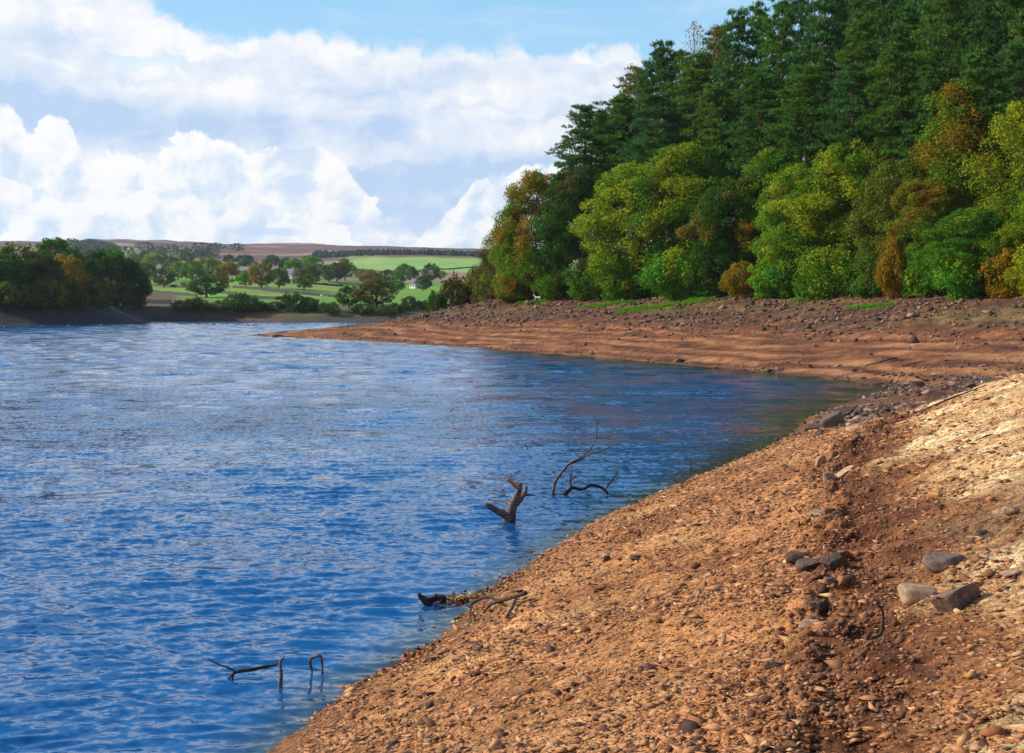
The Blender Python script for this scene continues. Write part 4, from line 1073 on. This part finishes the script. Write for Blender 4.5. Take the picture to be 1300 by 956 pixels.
indiv('angular stone in the rubble spread across the head of the cove', 'stones in the rubble at the cove head', x[:130], y[:130], z[:130], rs.uniform(.08, .21, 130), [M_GREY, M_BUFF, M_DARK, M_DARK, M_GREY], rs)
m = many('rubble', x[110:7000], y[110:7000], z[110:7000], rs.uniform(.035, .16, len(x[110:7000])), rs, M_BANKST)
tag(link('cove_rubble', m), 'small broken stones and gravel spread over the head of the cove', 'rubble', kind='stuff')
x, y, z, rs = ground_pts(110000, (-36, 75), (60, 245), cond_up, 3)
m = many('bank_rubble', x, y, z, np.exp(rs.normal(size=len(x)) * .5) * .125, rs, M_BANKST, True, flat=.6)
tag(link('bank_rubble', m), 'countless grey stones covering the upper bank below the wood', 'rubble', kind='stuff')
cond_low = lambda x, y, d, z, rs: (y > 45) & (d > -.2) & (z < 2.4) & (x > -38) & (fbm(x / 3, y / 3, 3, 15) + .5 * np.exp(-((d - .6) / .8) ** 2) + rs.rand(len(x)) * .5 > .42)
x, y, z, rs = ground_pts(120000, (-38, 50), (48, 240), cond_low, 4)
m = many('strand_stones', x, y, z, np.exp(rs.normal(size=len(x)) * .6) * .042, rs, M_BANKST, True, flat=.6)
tag(link('strand_gravel', m), 'gravel and pebbles on the sandy terraces of the far bank', 'gravel', kind='stuff')
# near beach chippings
cond_near = lambda x, y, d, z, rs: (d > -.15) & (y < 50) & (rs.rand(len(x)) < .25 + .75 * sstep(1.6, .7, gully(x, y))) & (rs.rand(len(x)) > .8 * np.exp(-((gully(x, y) - .35) / .5) ** 2)) & (rs.rand(len(x)) < .35 + .65 * sstep(-.15, .2, fbm(x / .9, y / .9, 3, 61)))
rs0 = np.random.RandomState(77)
yy = 5.0 + 43 * rs0.rand(150000) ** 1.5; 
def near_pts(n, seed):
    rs = np.random.RandomState(seed); y = 4.6 + 42 * rs.rand(n) ** 1.6; px = rs.uniform(380, 1340, n); x = (px - CX) / F * y
    d = shore_dist(x, y); z = base_z(x, y, d); m = cond_near(x, y, d, z, rs); x, y, d, z = x[m], y[m], d[m], z[m]
    return x, y, relief(x, y, d, z), rs
x, y, z, rs = near_pts(210000, 21)
sz = np.exp(rs.normal(size=len(x)) * .55) * .0088 * (1 + y / 22)
m = many('beach_gravel', x, y, z, np.minimum(sz, .07), rs, M_CHIP, True, flat=.42, long=2.4)
tag(link('beach_gravel', m), 'coarse orange-brown chippings covering the near beach', 'gravel', kind='stuff')
x, y, z, rs = near_pts(700, 22)
sz = np.exp(rs.normal(size=len(x)) * .4) * .026 * (1 + y / 40)
m = many('beach_pebbles', x, y, z, sz, rs, M_CHIP, False, flat=.5, tint=rs.rand(len(x)) ** 1.6 * .4, long=1.8)
tag(link('beach_pebbles', m), 'larger dark pebbles scattered among the near chippings', 'pebbles', kind='stuff')
# crumbled soil along the gully lip
def clods():
    rs = np.random.RandomState(31); n = 9000; i = rs.randint(0, len(GUL) - 1, n); t = rs.rand(n)
    P = GUL[i] * (1 - t)[:, None] + GUL[i + 1] * t[:, None]
    x = P[:, 0] + rs.normal(size=n) * .28 + .05; y = P[:, 1] + rs.normal(size=n) * .2; k = y > 4.8; x, y = x[k], y[k]
    z = ground(x, y); m = pebble_mat('crumbled_soil', [(.09, .03, .013), (.16, .055, .022), (.24, .09, .035), (.36, .15, .06)])
    me = many('soil_clods', x, y, z, np.exp(rs.normal(size=len(x)) * .55) * .0085 * (1 + y / 25), rs, m, True, flat=.7)
    tag(link('soil_clods', me), 'crumbled brown soil clods along the lip of the gully', 'soil', kind='stuff')
clods()

# ------------------------------------------------------------------ driftwood
def wood_mat(name, c1, c2):
    return simple_mat(name, c1, c2, 14, .75, .2, .7, .01, stretch=(1, 1, 3))
M_DW = wood_mat('weathered_wood', (.20, .145, .12), (.06, .042, .04)); M_DWD = wood_mat('dark_wet_wood', (.055, .04, .035), (.022, .018, .018)); M_PALE = wood_mat('broken_pale_wood', (.52, .26, .15), (.34, .15, .09))
def wp(px, py, D, dy=0.0):
    return Vector(((px - CX) / F * (D + dy), D + dy, H + (HY - py) / F * (D + dy)))
def smooth(pts, rad, n=4):
    P = []; R = []
    for i in range(len(pts) - 1):
        p0 = pts[max(i - 1, 0)]; p1 = pts[i]; p2 = pts[i + 1]; p3 = pts[min(i + 2, len(pts) - 1)]
        for k in range(n):
            t = k / n
            P.append(.5 * ((2 * p1) + (p2 - p0) * t + (2 * p0 - 5 * p1 + 4 * p2 - p3) * t * t + (3 * p1 - p0 - 3 * p2 + p3) * t ** 3)); R.append(rad[i] * (1 - t) + rad[i + 1] * t)
    P.append(pts[-1]); R.append(rad[-1]); return P, R
def limb(m, pts, rad, D, sides=8, wob=.1):
    """pts: (px, row, depth offset)"""
    P, R = smooth([wp(a, b, D, c) for a, b, c in pts], rad); k = D / F * (.85 if sides > 7 else 1.15); m.tube(P, [r * k for r in R], sides, wob=wob)
# forked snag
D = H * F / (662 - HY)
root = empty('driftwood_snag', wp(645, 660, D)); tag(root, 'thick forked snag of driftwood standing in the shallow water', 'driftwood')
def part(name, m, mat, parent, smoothf=True):
    me = m.mesh(name, mat, smoothf)
    o = link(name, me, parent); o.matrix_parent_inverse = Matrix.Translation(-Vector(parent.location)); return o
m = MB(); limb(m, [(645, 668, .3), (647, 655, .05), (651, 642, 0), (656, 630, 0), (660, 618, 0), (660, 613, 0)], [11, 10, 6.5, 5.5, 4.5, 3.4], D)
limb(m, [(650, 660, 0), (640, 653, 0), (630, 648, -.05), (622, 643, -.1), (616, 640, -.1)], [7, 6, 5.2, 4.4, 3.2], D)
limb(m, [(655, 640, 0), (662, 632, .1), (667, 624, .15), (668, 617, .15)], [4.5, 4, 3, 1.8], D); limb(m, [(662, 632, .1), (668, 628, .2), (680, 629, .3)], [3, 2.2, .8], D)
limb(m, [(652, 645, 0), (646, 638, .2), (642, 634, .25)], [3.5, 2.6, 1.5], D)
part('stem', m, M_DW, root)
m = MB(); limb(m, [(661, 619, 0), (655, 617, -.02), (648, 611, -.05), (643, 608, -.05)], [4.2, 3.6, 3.0, 2.4], D); part('broken_end', m, M_PALE, root)
# arching branch
D = H * F / (628 - HY)
root = empty('dead_branch', wp(702, 627, D)); tag(root, 'tall thin dead branch arching up out of the water with a forked tip', 'branch')
m = MB(); limb(m, [(702, 640, 0), (702, 625, 0), (706, 610, 0), (715, 597, .05), (724, 588, .1), (735, 582, .1), (746, 574, .1), (754, 562, .1), (757, 552, .1), (758, 534, .1)], [2.2, 2, 1.8, 1.6, 1.7, 1.4, 1.2, 1.0, .9, .5], D, 6); part('stem', m, M_DW, root)
m = MB(); limb(m, [(724, 588, .1), (736, 584, .2), (748, 577, .3), (762, 573, .4), (777, 566, .5), (787, 561, .5)], [1.5, 1.2, 1.0, .8, .5, .3], D, 6); part('fork', m, M_DW, root)
m = MB(); limb(m, [(756, 556, .1), (766, 556, .2), (776, 553, .3), (788, 547, .3)], [.7, .5, .4, .25], D, 5); part('twig', m, M_DW, root)
root = empty('arched_branch', wp(725, 626, D)); tag(root, 'low dead branch bowed over the water with an upright twig, by the tall one', 'branch')
m = MB(); limb(m, [(714, 632, 0), (720, 625, 0), (727, 619, 0), (735, 621, 0), (742, 620, 0), (750, 616, 0), (758, 617, 0), (766, 621, 0), (772, 627, 0)], [2.2, 2.2, 2.0, 2, 1.8, 1.8, 1.7, 1.5, 1.2], D, 6); part('stem', m, M_DWD, root)
m = MB(); limb(m, [(726, 620, 0), (724, 612, 0), (725, 602, 0), (725, 590, 0)], [1.3, 1, .9, .5], D, 5); limb(m, [(725, 610, 0), (729, 606, 0), (732, 603, 0)], [.8, .6, .4], D, 5); part('twig', m, M_DW, root)
m = MB(); limb(m, [(768, 622, 0), (774, 613, 0), (780, 606, 0), (784, 599, 0)], [1.3, 1.1, .9, .6], D, 5); part('twig', m, M_DW, root)
# single twig standing in the cove water
m = MB(); limb(m, [(877, 600, 0), (877, 590, 0), (878, 582, 0)], [.7, .6, .4], H * F / (597 - HY), 5)
tag(link('twig', m.mesh('twig', M_DWD, True)), 'single thin twig standing in the water off the gravel beach', 'twig')
# mossy dark log stub
D = H * F / (768 - HY); m = MB()
limb(m, [(548, 772, 0), (541, 765, 0), (533, 756, 0), (530, 754, 0)], [5, 5, 4, 2], D, 9, .3); limb(m, [(540, 763, .1), (552, 760, .15), (562, 759, .2), (566, 763, .2)], [4, 5, 5, 3], D, 9, .35); limb(m, [(556, 771, -.1), (568, 773, -.1)], [2, 1.2], D, 6); limb(m, [(553, 757, .1), (554, 754, .1)], [2.5, 1.5], D, 6)
tag(link('log_stub', m.mesh('log_stub', M_DWD, True)), 'black rotten log stub lying half sunk beside the shore', 'log')
def ground_branch(name, label, segs, mat, lift=.02, d0=4.0, cat='branch'):
    m = MB()
    for pts, rad in segs:
        P = []; R = []
        for (a, b, l), r in zip(pts, rad):
            x, Dd = hit(a, b, d0=d0); P.append(Vector((x, Dd, gz(x, Dd) + lift + l + r * Dd / F))); R.append(r * Dd / F * .8)
        P, R = smooth(P, R); m.tube(P, R, 7, wob=.12)
    tag(link(name, m.mesh(name, mat, True)), label, cat)
ground_branch('driftwood_branch', 'dark crooked driftwood branch lying on the shore by the leaf litter', [([(668, 771, .05), (650, 774, .06), (634, 776, .06), (622, 780, .04), (610, 786, .0)], [3.4, 3.2, 2.6, 1.8, 1.0]),
    ([(634, 776, .05), (620, 773, .07), (605, 774, .06), (598, 778, .04)], [2.4, 2.4, 2.2, 1.8]), ([(600, 775, .05), (597, 785, .02), (598, 795, .0)], [1.8, 1.6, 1.0]), ([(655, 773, .05), (650, 784, .02), (642, 794, .0)], [2.2, 2.2, 1.6])], M_DWD)
ground_branch('long_stick', 'long thin dark stick lying along the top of the rubble by the pale slope', [([(1170, 519, 0), (1195, 512, .02), (1222, 503, .03), (1252, 495, .02)], [1.6, 1.5, 1.2, .8])], M_DWD)
ground_branch('stick', 'left one of two dark sticks lying on the brown sand above the cove', [([(1098, 463, 0), (1120, 461, .03), (1136, 456, .02), (1144, 457, 0)], [.9, 1.1, 1.2, .7])], M_DWD, d0=50)
ground_branch('stick', 'right one of two dark sticks lying on the brown sand above the cove', [([(1145, 465, 0), (1160, 461, .02), (1174, 457, .02)], [.8, .8, .5])], M_DWD, d0=50)
ground_branch('stick', 'stick leaning on the lip of the gully', [([(1054, 866 - 0, 0), (1054, 862, 0)], [.1, .1])] if False else [([(1058, 699 - 22, 0.02), (1068, 670, .05), (1082, 662, .04)], [1.0, 1.0, .7])], M_DWD)
ground_branch('twig', 'pale twig with a fork lying on the gravel left of the gully', [([(1004, 652, .01), (1014, 662, .02), (1030, 664, .02)], [1.1, 1.0, .6]), ([(1014, 662, .02), (1018, 656, .03)], [.8, .4])], M_PALE, cat='twig')
ground_branch('twig', 'thin pale twig lying on the gravel low in the picture', [([(918, 840, .0), (930, 836, .01), (944, 831, .0)], [.9, .9, .5])], M_PALE, cat='twig')
ground_branch('twig', 'pale twig on the gravel near the waterline, above the leaf litter', [([(716, 690, .0), (730, 691, .01), (746, 692, .0)], [1, 1, .6])], M_PALE, cat='twig')
# forked twig stuck in the gully floor
x, D = hit(1112, 806); m = MB(); limb(m, [(1106, 810, 0), (1116, 806, 0), (1120, 799, 0), (1121, 785, 0), (1120, 774, 0), (1115, 768, 0), (1112, 762, 0)], [1.8, 1.9, 1.8, 1.5, 1.3, 1.1, .6], D, 6)
limb(m, [(1119, 772, 0), (1123, 766, 0)], [1, .5], D, 5); tag(link('forked_twig', m.mesh('forked_twig', M_DWD, True)), 'crooked forked twig standing upright in the gully floor', 'twig')
x, D = hit(1146, 745); m = MB(); limb(m, [(1144, 746, 0), (1147, 738, 0), (1152, 731, 0)], [1.2, .9, .5], D, 5); tag(link('twig', m.mesh('twig', M_PALE, True)), 'short pale twig leaning on the blocky buff rock', 'twig')
# twigs in the water at the bottom
D = H * F / (862 - HY)
m = MB(); limb(m, [(290, 862, 0), (300, 853, 0), (320, 850, .05), (335, 847, .1), (352, 844, .15)], [1, 2.0, 2.3, 2, 1.0], D, 6); limb(m, [(300, 853, 0), (288, 847, 0), (276, 843, 0), (264, 836, 0)], [1.1, 1, .8, .5], D, 5); limb(m, [(296, 855, 0), (295, 866, 0)], [1.2, 1.2], D, 5)
tag(link('submerged_branch', m.mesh('submerged_branch', M_DWD, True)), 'dark branch just breaking the water with a thin twig to its left', 'branch')
D = H * F / (872 - HY); m = MB(); limb(m, [(356, 885, 0), (356, 868, 0), (357, 856, 0), (356, 842, 0), (357, 838, 0), (361, 834, 0)], [2.8, 2.6, 2.0, 1.6, 1.4, .8], D, 7)
tag(link('upright_stick', m.mesh('upright_stick', M_DW, True)), 'stubby stick standing upright in the water at the bottom', 'stick')
D = H * F / (855 - HY); m = MB(); limb(m, [(398, 858, .1), (394, 844, 0), (394, 837, 0), (400, 834, 0), (405, 832, 0), (408, 836, 0), (409, 846, 0), (410, 860, 0)], [.8, 1.6, 1.7, 1.6, 1.8, 1.7, 1.3, 1.1], D, 7)
tag(link('bent_stick', m.mesh('bent_stick', M_DW, True)), 'bent stick looping out of the water right of the upright stick', 'stick')
# leaf litter
def litter():
    rs = np.random.RandomState(9); L = []
    line = [S(a, b) for a, b in [(470, 872), (490, 858), (515, 845), (545, 822)]]; line2 = [S(a, b) for a, b in [(560, 764), (590, 762), (612, 757), (640, 742), (660, 732)]]
    def along(line, n, sd):
        i = rs.randint(0, len(line) - 1, n); t = rs.rand(n); A = np.array(line)
        P = A[i] * (1 - t)[:, None] + A[i + 1] * t[:, None]; return P + rs.normal(size=P.shape) * sd
    P = np.concatenate([along(line, 300, .07), along(line2, 420, .1), along([S(590, 790), S(640, 742), S(760, 660)], 60, .12), along([S(700, 700), S(960, 574)], 60, .25)])
    z = np.maximum(ground(P[:, 0], P[:, 1]), 0.0) + .012 + rs.rand(len(P)) * .02
    P3 = np.stack([P[:, 0], P[:, 1], z], 1); N = np.tile([[0, 0, 1.0]], (len(P), 1)) + rs.normal(size=P3.shape) * .5
    V, Fq = leaf_quads(P3, N, rs.uniform(.018, .044, len(P)), rs, .7)
    m = pebble_mat('fallen_leaves', [(.10, .02, .01), (.30, .04, .015), (.42, .10, .02), (.55, .40, .02), (.25, .10, .03), (.62, .55, .45)])
    tag(link('leaf_litter', np_mesh('leaf_litter', V, Fq, False, m, {'tint': rs.rand(len(P)) ** 1.25})), 'red, yellow and pale fallen leaves washed up along the near waterline', 'leaves', kind='stuff')
litter()
# grass
def grass():
    rs = np.random.RandomState(12); X = []; Y = []
    for a, b, w in GRASS:
        L = math.hypot(b[0] - a[0], b[1] - a[1]); n = int(2200 * L * w / 2.0)
        t = rs.rand(n); X.append(a[0] + (b[0] - a[0]) * t + rs.normal(size=n) * w * .42); Y.append(a[1] + (b[1] - a[1]) * t + rs.normal(size=n) * w * .42)
    x = np.concatenate(X)[:70000]; y = np.concatenate(Y)[:70000]; k = fbm(x / 1.2, y / 1.2, 3, 77) > -.12; x, y = x[k], y[k]
    z = ground(x, y); n = len(x); P = np.stack([x, y, z], 1); a = rs.rand(n) * 6.28; h = rs.uniform(.12, .34, n)
    A = np.stack([np.cos(a), np.sin(a), a * 0], 1) * .03; T = np.stack([rs.normal(size=n) * .06, rs.normal(size=n) * .06, h], 1)
    V = np.stack([P - A, P + A, P + T + A * .2, P + T - A * .2], 1).reshape(-1, 3)
    o = link('bank_grass', np_mesh('bank_grass', V, np.arange(4 * n).reshape(-1, 4), False, M_YEL, {'tint': rs.rand(n), 'aut': rs.rand(n) * .6})); o.color = (.12, .32, .015, .45)
    tag(o, 'short green grass growing in a tongue down the stony bank', 'grass', kind='stuff')
grass()

# ------------------------------------------------------------------ bottle, dog, sheep, water birds
M_WHITE = simple_mat('white_plastic', (.75, .75, .72), None, 5, .3, .5); M_GREEN = simple_mat('green_label', (.02, .35, .10), None, 5, .4, .5); M_FUR = simple_mat('white_fur', (.78, .74, .70), (.62, .56, .5), 20, .9, .1); M_FLEECE = simple_mat('cream_fleece', (.75, .72, .62), (.6, .57, .48), 20, .95, .1)
M_BIRD = simple_mat('dark_plumage', (.03, .03, .035), (.06, .055, .05), 12, .6, .3); M_GULL = simple_mat('white_plumage', (.8, .8, .8), (.6, .6, .62), 6, .6, .3)
x, D = hit(1246, 489); z = gz(x, D); k = D / F
root = empty('plastic_bottle', (x, D, z)); root.rotation_euler = (0, .08, 0); tag(root, 'small white plastic bottle with a green label standing in the cove rubble', 'bottle')
def lathe(prof, n=14):
    m = MB(); b = 0
    for r, zz in prof:
        for a in range(n): m.v.append(Vector((math.cos(a * 2 * math.pi / n) * r, math.sin(a * 2 * math.pi / n) * r, zz)))
    for i in range(len(prof) - 1):
        for a in range(n): m.f.append((i * n + a, i * n + (a + 1) % n, (i + 1) * n + (a + 1) % n, (i + 1) * n + a))
    m.f.append(tuple(range(n))[::-1]); m.f.append(tuple((len(prof) - 1) * n + a for a in range(n))); return m
link('body', lathe([(.04, 0), (.045, .02), (.045, .2), (.04, .24), (.018, .28), (.018, .30)]).mesh('body', M_WHITE, True), root)
link('label_band', lathe([(.0475, .07), (.0475, .17)]).mesh('label_band', M_GREEN, True), root); link('cap', lathe([(.021, .30), (.021, .335)]).mesh('cap', M_GREEN, True), root)

def skin_body(name, verts, edges, radii, mat, sub=2, scale=1.0):
    me = bpy.data.meshes.new(name); me.from_pydata([tuple(Vector(v) * scale) for v in verts], edges, []); o = bpy.data.objects.new(name, me); COL.objects.link(o)
    o.modifiers.new('Skin', 'SKIN'); sv_ = me.skin_vertices[0].data
    for i, r in enumerate(radii): sv_[i].radius = (r[0] * scale, r[1] * scale) if isinstance(r, tuple) else (r * scale, r * scale); sv_[i].use_root = (i == 0)
    s = o.modifiers.new('Sub', 'SUBSURF'); s.levels = sub; s.render_levels = sub
    dg = bpy.context.evaluated_depsgraph_get(); dg.update(); ev = o.evaluated_get(dg); me2 = bpy.data.meshes.new_from_object(ev); me2.name = name
    bpy.data.objects.remove(o); me2.materials.clear(); me2.materials.append(mat)
    me2.polygons.foreach_set('use_smooth', [True] * len(me2.polygons)); return me2
def quadruped(name, mat, tail_up, fat=1.0, neck=.18):
    v = [(0, 0, .42), (.18, 0, .43), (.34, 0, .45), (-.16, 0, .43), (-.28, 0, .44),                  # spine, chest +x, rump -x
         (.44, 0, .45 + neck), (.50, 0, .50 + neck), (.62, 0, .47 + neck),                          # neck, head, muzzle
         (.30, .09, .32), (.31, .09, .18), (.30, .09, .02), (.30, -.09, .32), (.31, -.09, .18), (.36, -.09, .02),
         (-.24, .09, .32), (-.22, .09, .24), (-.31, .09, .15), (-.28, .09, .02), (-.24, -.09, .32), (-.20, -.09, .24), (-.29, -.09, .15), (-.24, -.09, .02),
         (-.36, 0, .50 if tail_up else .40), (-.42, 0, .64 if tail_up else .30), (-.40, 0, .76 if tail_up else .26),
         (.49, .05, .58 + neck), (.49, -.05, .58 + neck)]
    e = [(0, 1), (1, 2), (0, 3), (3, 4), (2, 5), (5, 6), (6, 7), (2, 8), (8, 9), (9, 10), (2, 11), (11, 12), (12, 13), (4, 14), (14, 15), (15, 16), (16, 17), (4, 18), (18, 19), (19, 20), (20, 21), (4, 22), (22, 23), (23, 24), (6, 25), (6, 26)]
    r = [.10 * fat, .115 * fat, .11 * fat, .09 * fat, .10 * fat, .065, .075, .035, .05, .035, .028, .05, .035, .028, .06, .045, .03, .028, .06, .045, .03, .028, .03, .022, .014, .025, .025]
    return skin_body(name, v, e, r, mat)
dog = quadruped('dog', M_FUR, True)
x, D = hit(683, 383, d0=100); o = link('dog', dog); o.location = (x, D, gz(x, D)); o.scale = (1.3,) * 3; o.rotation_euler = (0, 0, 2.6)
tag(o, 'small white dog with raised tail standing on the stones at the edge of the wood', 'dog')
sheep = quadruped('sheep', M_FLEECE, False, 1.9, .05)
for i, (px, py, lab) in enumerate([(409, 378, 'left one of the pair of white sheep in the striped field'), (415, 380, 'right one of the pair of white sheep in the striped field'), (398, 366, 'lone sheep in the field below the wall')]):
    x, D = hit(px, py, d0=331); o = link('sheep', sheep); o.location = (x, D, gz(x, D)); o.scale = (1.7,) * 3; o.rotation_euler = (0, 0, 2.9 + i); tag(o, lab, 'sheep', 'sheep in the far fields')
bird = skin_body('water_bird', [(0, 0, .05), (.12, 0, .06), (-.14, 0, .07), (-.24, 0, .12), (.19, 0, .13), (.20, 0, .22), (.23, 0, .26), (.30, 0, .25)], [(0, 1), (0, 2), (2, 3), (1, 4), (4, 5), (5, 6), (6, 7)], [(.09, .09), (.08, .08), (.07, .06), .03, .045, .035, .045, .018], M_BIRD)
gull = bird.copy(); gull.materials.clear(); gull.materials.append(M_GULL)
BP = [(184, 411), (189, 410.8), (198, 411.2), (211, 410.4), (228, 411.6), (233, 411.2), (237, 412), (241, 412), (250, 411.4), (290, 411.8), (295, 411.6), (299, 411.8), (303, 411.9), (316, 413.5), (322, 413.2), (326, 413.7), (340, 412), (262, 411.2), (272, 412.4), (281, 411)]
for px, py in BP:
    xx, yy_ = S(px, py); o = link('water_bird', bird); o.location = (xx, yy_, .0); o.scale = (1.5,) * 3; o.rotation_euler = (0, 0, random.uniform(0, 6.28)); tag(o, 'dark water bird floating on the bright far water', 'bird', 'dark birds floating off the far shore')
for px, py in [(5, 415), (52, 414), (86, 413.6), (89, 413.8), (128, 412.8)]:
    xx, yy_ = S(px, py); o = link('gull', gull); o.location = (xx, yy_, .0); o.scale = (.8,) * 3; o.rotation_euler = (0, 0, random.uniform(0, 6.28)); tag(o, 'white gull floating below the shaded bank', 'bird', 'white gulls below the shaded bank')

# ------------------------------------------------------------------ walls, gates, houses
M_WALL = simple_mat('dry_stone', (.10, .085, .075), (.055, .05, .045), 1.5, .9, .1, .4, .05)
M_HWHITE = simple_mat('whitewashed_wall', (.78, .76, .72), (.66, .63, .58), 1.5, .9, .1); M_HSTONE = simple_mat('stone_house_wall', (.30, .25, .2), (.22, .18, .15), 1.5, .9, .1); M_SLATE = simple_mat('slate_roof', (.16, .15, .165), (.10, .10, .115), 1.0, .7, .3); M_PANE = simple_mat('window_pane', (.03, .035, .045), None, 1, .1, .6)
def wall(pts, label, hgt=1.35):
    P = [hit(a, b, d0=331) for a, b in pts]; m = MB(); rd = random.Random(len(label))
    ring = []
    for i in range(len(P) - 1):
        (x0, y0), (x1, y1) = P[i], P[i + 1]; n = max(2, int(math.hypot(x1 - x0, y1 - y0) / 3))
        for k in range(n + (i == len(P) - 2)):
            t = k / n; ring.append((x0 + (x1 - x0) * t, y0 + (y1 - y0) * t))
    z = ground([p[0] for p in ring], [p[1] for p in ring])
    for i, (x, y) in enumerate(ring):
        a = ring[min(i + 1, len(ring) - 1)]; b = ring[max(i - 1, 0)]; dx, dy = a[0] - b[0], a[1] - b[1]; L = math.hypot(dx, dy) or 1; nx, ny = -dy / L, dx / L; hh = hgt * rd.uniform(.82, 1.08)
        for o_, zz in ((-.4, -.4), (-.22, hh), (.22, hh * .98), (.4, -.4)): m.v.append(Vector((x + nx * o_, y + ny * o_, z[i] + zz)))
    for i in range(len(ring) - 1):
        for k in range(3): m.f.append((i * 4 + k, i * 4 + k + 1, i * 4 + 5 + k, i * 4 + 4 + k))
    m.f.append((0, 1, 2, 3)); e = (len(ring) - 1) * 4; m.f.append((e + 3, e + 2, e + 1, e))
    tag(link('dry_stone_wall', m.mesh('dry_stone_wall', M_WALL)), label, 'wall', 'dry stone walls of the far fields')
wall([(180, 362), (210, 365), (250, 369), (300, 374)], 'upper dark stone wall crossing the left field')
wall([(180, 371), (215, 374), (250, 377.5)], 'second stone wall below, between green and brown ground on the left')
wall([(180, 385), (218, 386), (232, 387)], 'lowest stone wall, close to the far shore on the left')
wall([(296, 366.5), (340, 369), (385, 373), (430, 377)], 'stone wall running below the row of field trees')
wall([(392, 361), (412, 361), (436, 363)], 'short dark wall behind the isolated olive tree')
wall([(290, 378), (350, 381), (372, 381)], 'stone wall just above the far shore bushes')
wall([(505, 345), (545, 341), (620, 340)], 'thin wall along the foot of the green hill')
def fence_post(px, py, lab):
    x, D = hit(px, py, d0=331); m = MB(); z = gz(x, D); m.box((x, D, z + .8), (.22, .22, 2.0)); m.box((x, D, z + 1.84), (.16, .16, .09)); tag(link('gate_post', m.mesh('gate_post', M_WALL)), lab, 'post', 'posts by the far shore')
fence_post(216, 388, 'left post of the opening in the lowest wall'); fence_post(223, 389, 'right post of the opening in the lowest wall')
def house(px, py, wpx, hpx, rz, wallm, label, chim=1, wins=3, depth=.6):
    x, D = hit(px, py, d0=331); k = D / F; w = wpx * k; hw = hpx * k * .55; hr = hpx * k * .45; dp = max(5.0, w * depth)
    root = empty('farmhouse', (x, D, gz(x, D) - .3), rz); tag(root, label, 'house', 'farm buildings among the far trees')
    m = MB(); a, b = w / 2, dp / 2
    m.poly([(-a, -b, 0), (a, -b, 0), (a, b, 0), (-a, b, 0), (-a, -b, hw), (a, -b, hw), (a, b, hw), (-a, b, hw), (-a, 0, hw + hr), (a, 0, hw + hr)], [(0, 1, 5, 4), (2, 3, 7, 6), (1, 2, 6, 9, 5), (3, 0, 4, 8, 7)])
    link('wall', m.mesh('wall', wallm), root)
    m = MB(); t = .18; ov = .4; sl = hr / b
    for s in (-1, 1):
        m.poly([(-a - ov, s * (b + ov), hw - ov * sl + .03), (a + ov, s * (b + ov), hw - ov * sl + .03), (a + ov, 0, hw + hr + .03), (-a - ov, 0, hw + hr + .03),
                (-a - ov, s * (b + ov), hw - ov * sl + .03 + t), (a + ov, s * (b + ov), hw - ov * sl + .03 + t), (a + ov, 0, hw + hr + .03 + t), (-a - ov, 0, hw + hr + .03 + t)],
               [(0, 1, 2, 3), (4, 7, 6, 5), (0, 4, 5, 1), (1, 5, 6, 2), (3, 7, 4, 0)])
    rf = link('roof', m.mesh('roof', M_SLATE), root)
    for c in range(chim):
        m = MB(); m.box(((-1 if c else 1) * a * .8, 0, hw + hr + .5), (.9, .8, 1.6)); m.box(((-1 if c else 1) * a * .8, 0, hw + hr + 1.36), (1.05, .95, .12)); link('chimney', m.mesh('chimney', M_HSTONE), rf)
    for i in range(wins):
        wx = -a + (i + .5) * w / wins; m = MB(); m.box((wx, -b - .03, hw * .55), (1.1, .12, 1.3)); fr = link('window', m.mesh('window', M_HWHITE), root)
        m = MB(); m.box((wx, -b - .095, hw * .55), (.9, .05, 1.1)); link('pane', m.mesh('pane', M_PANE), fr)
house(309, 353, 20, 15, -.55, M_HWHITE, 'white farmhouse with a grey roof between the field trees', 2)
house(327, 346, 18, 9, .1, M_HSTONE, 'long low grey-roofed barn behind the white farmhouse', 0, 2)
house(369, 353, 12, 13, -.6, M_HWHITE, 'small white cottage peeping between dark trees', 1, 2)
house(362, 343, 10, 10, .2, M_HSTONE, 'stone house higher up behind the small white cottage', 1, 2)
house(527, 364, 10, 13, -.7, M_HWHITE, 'white gable-ended house under the green hill', 1, 2)
house(541, 346, 9, 7, -.5, M_HWHITE, 'tiny white house at the foot of the green hill', 1, 1)
print('objects', len(bpy.data.objects))
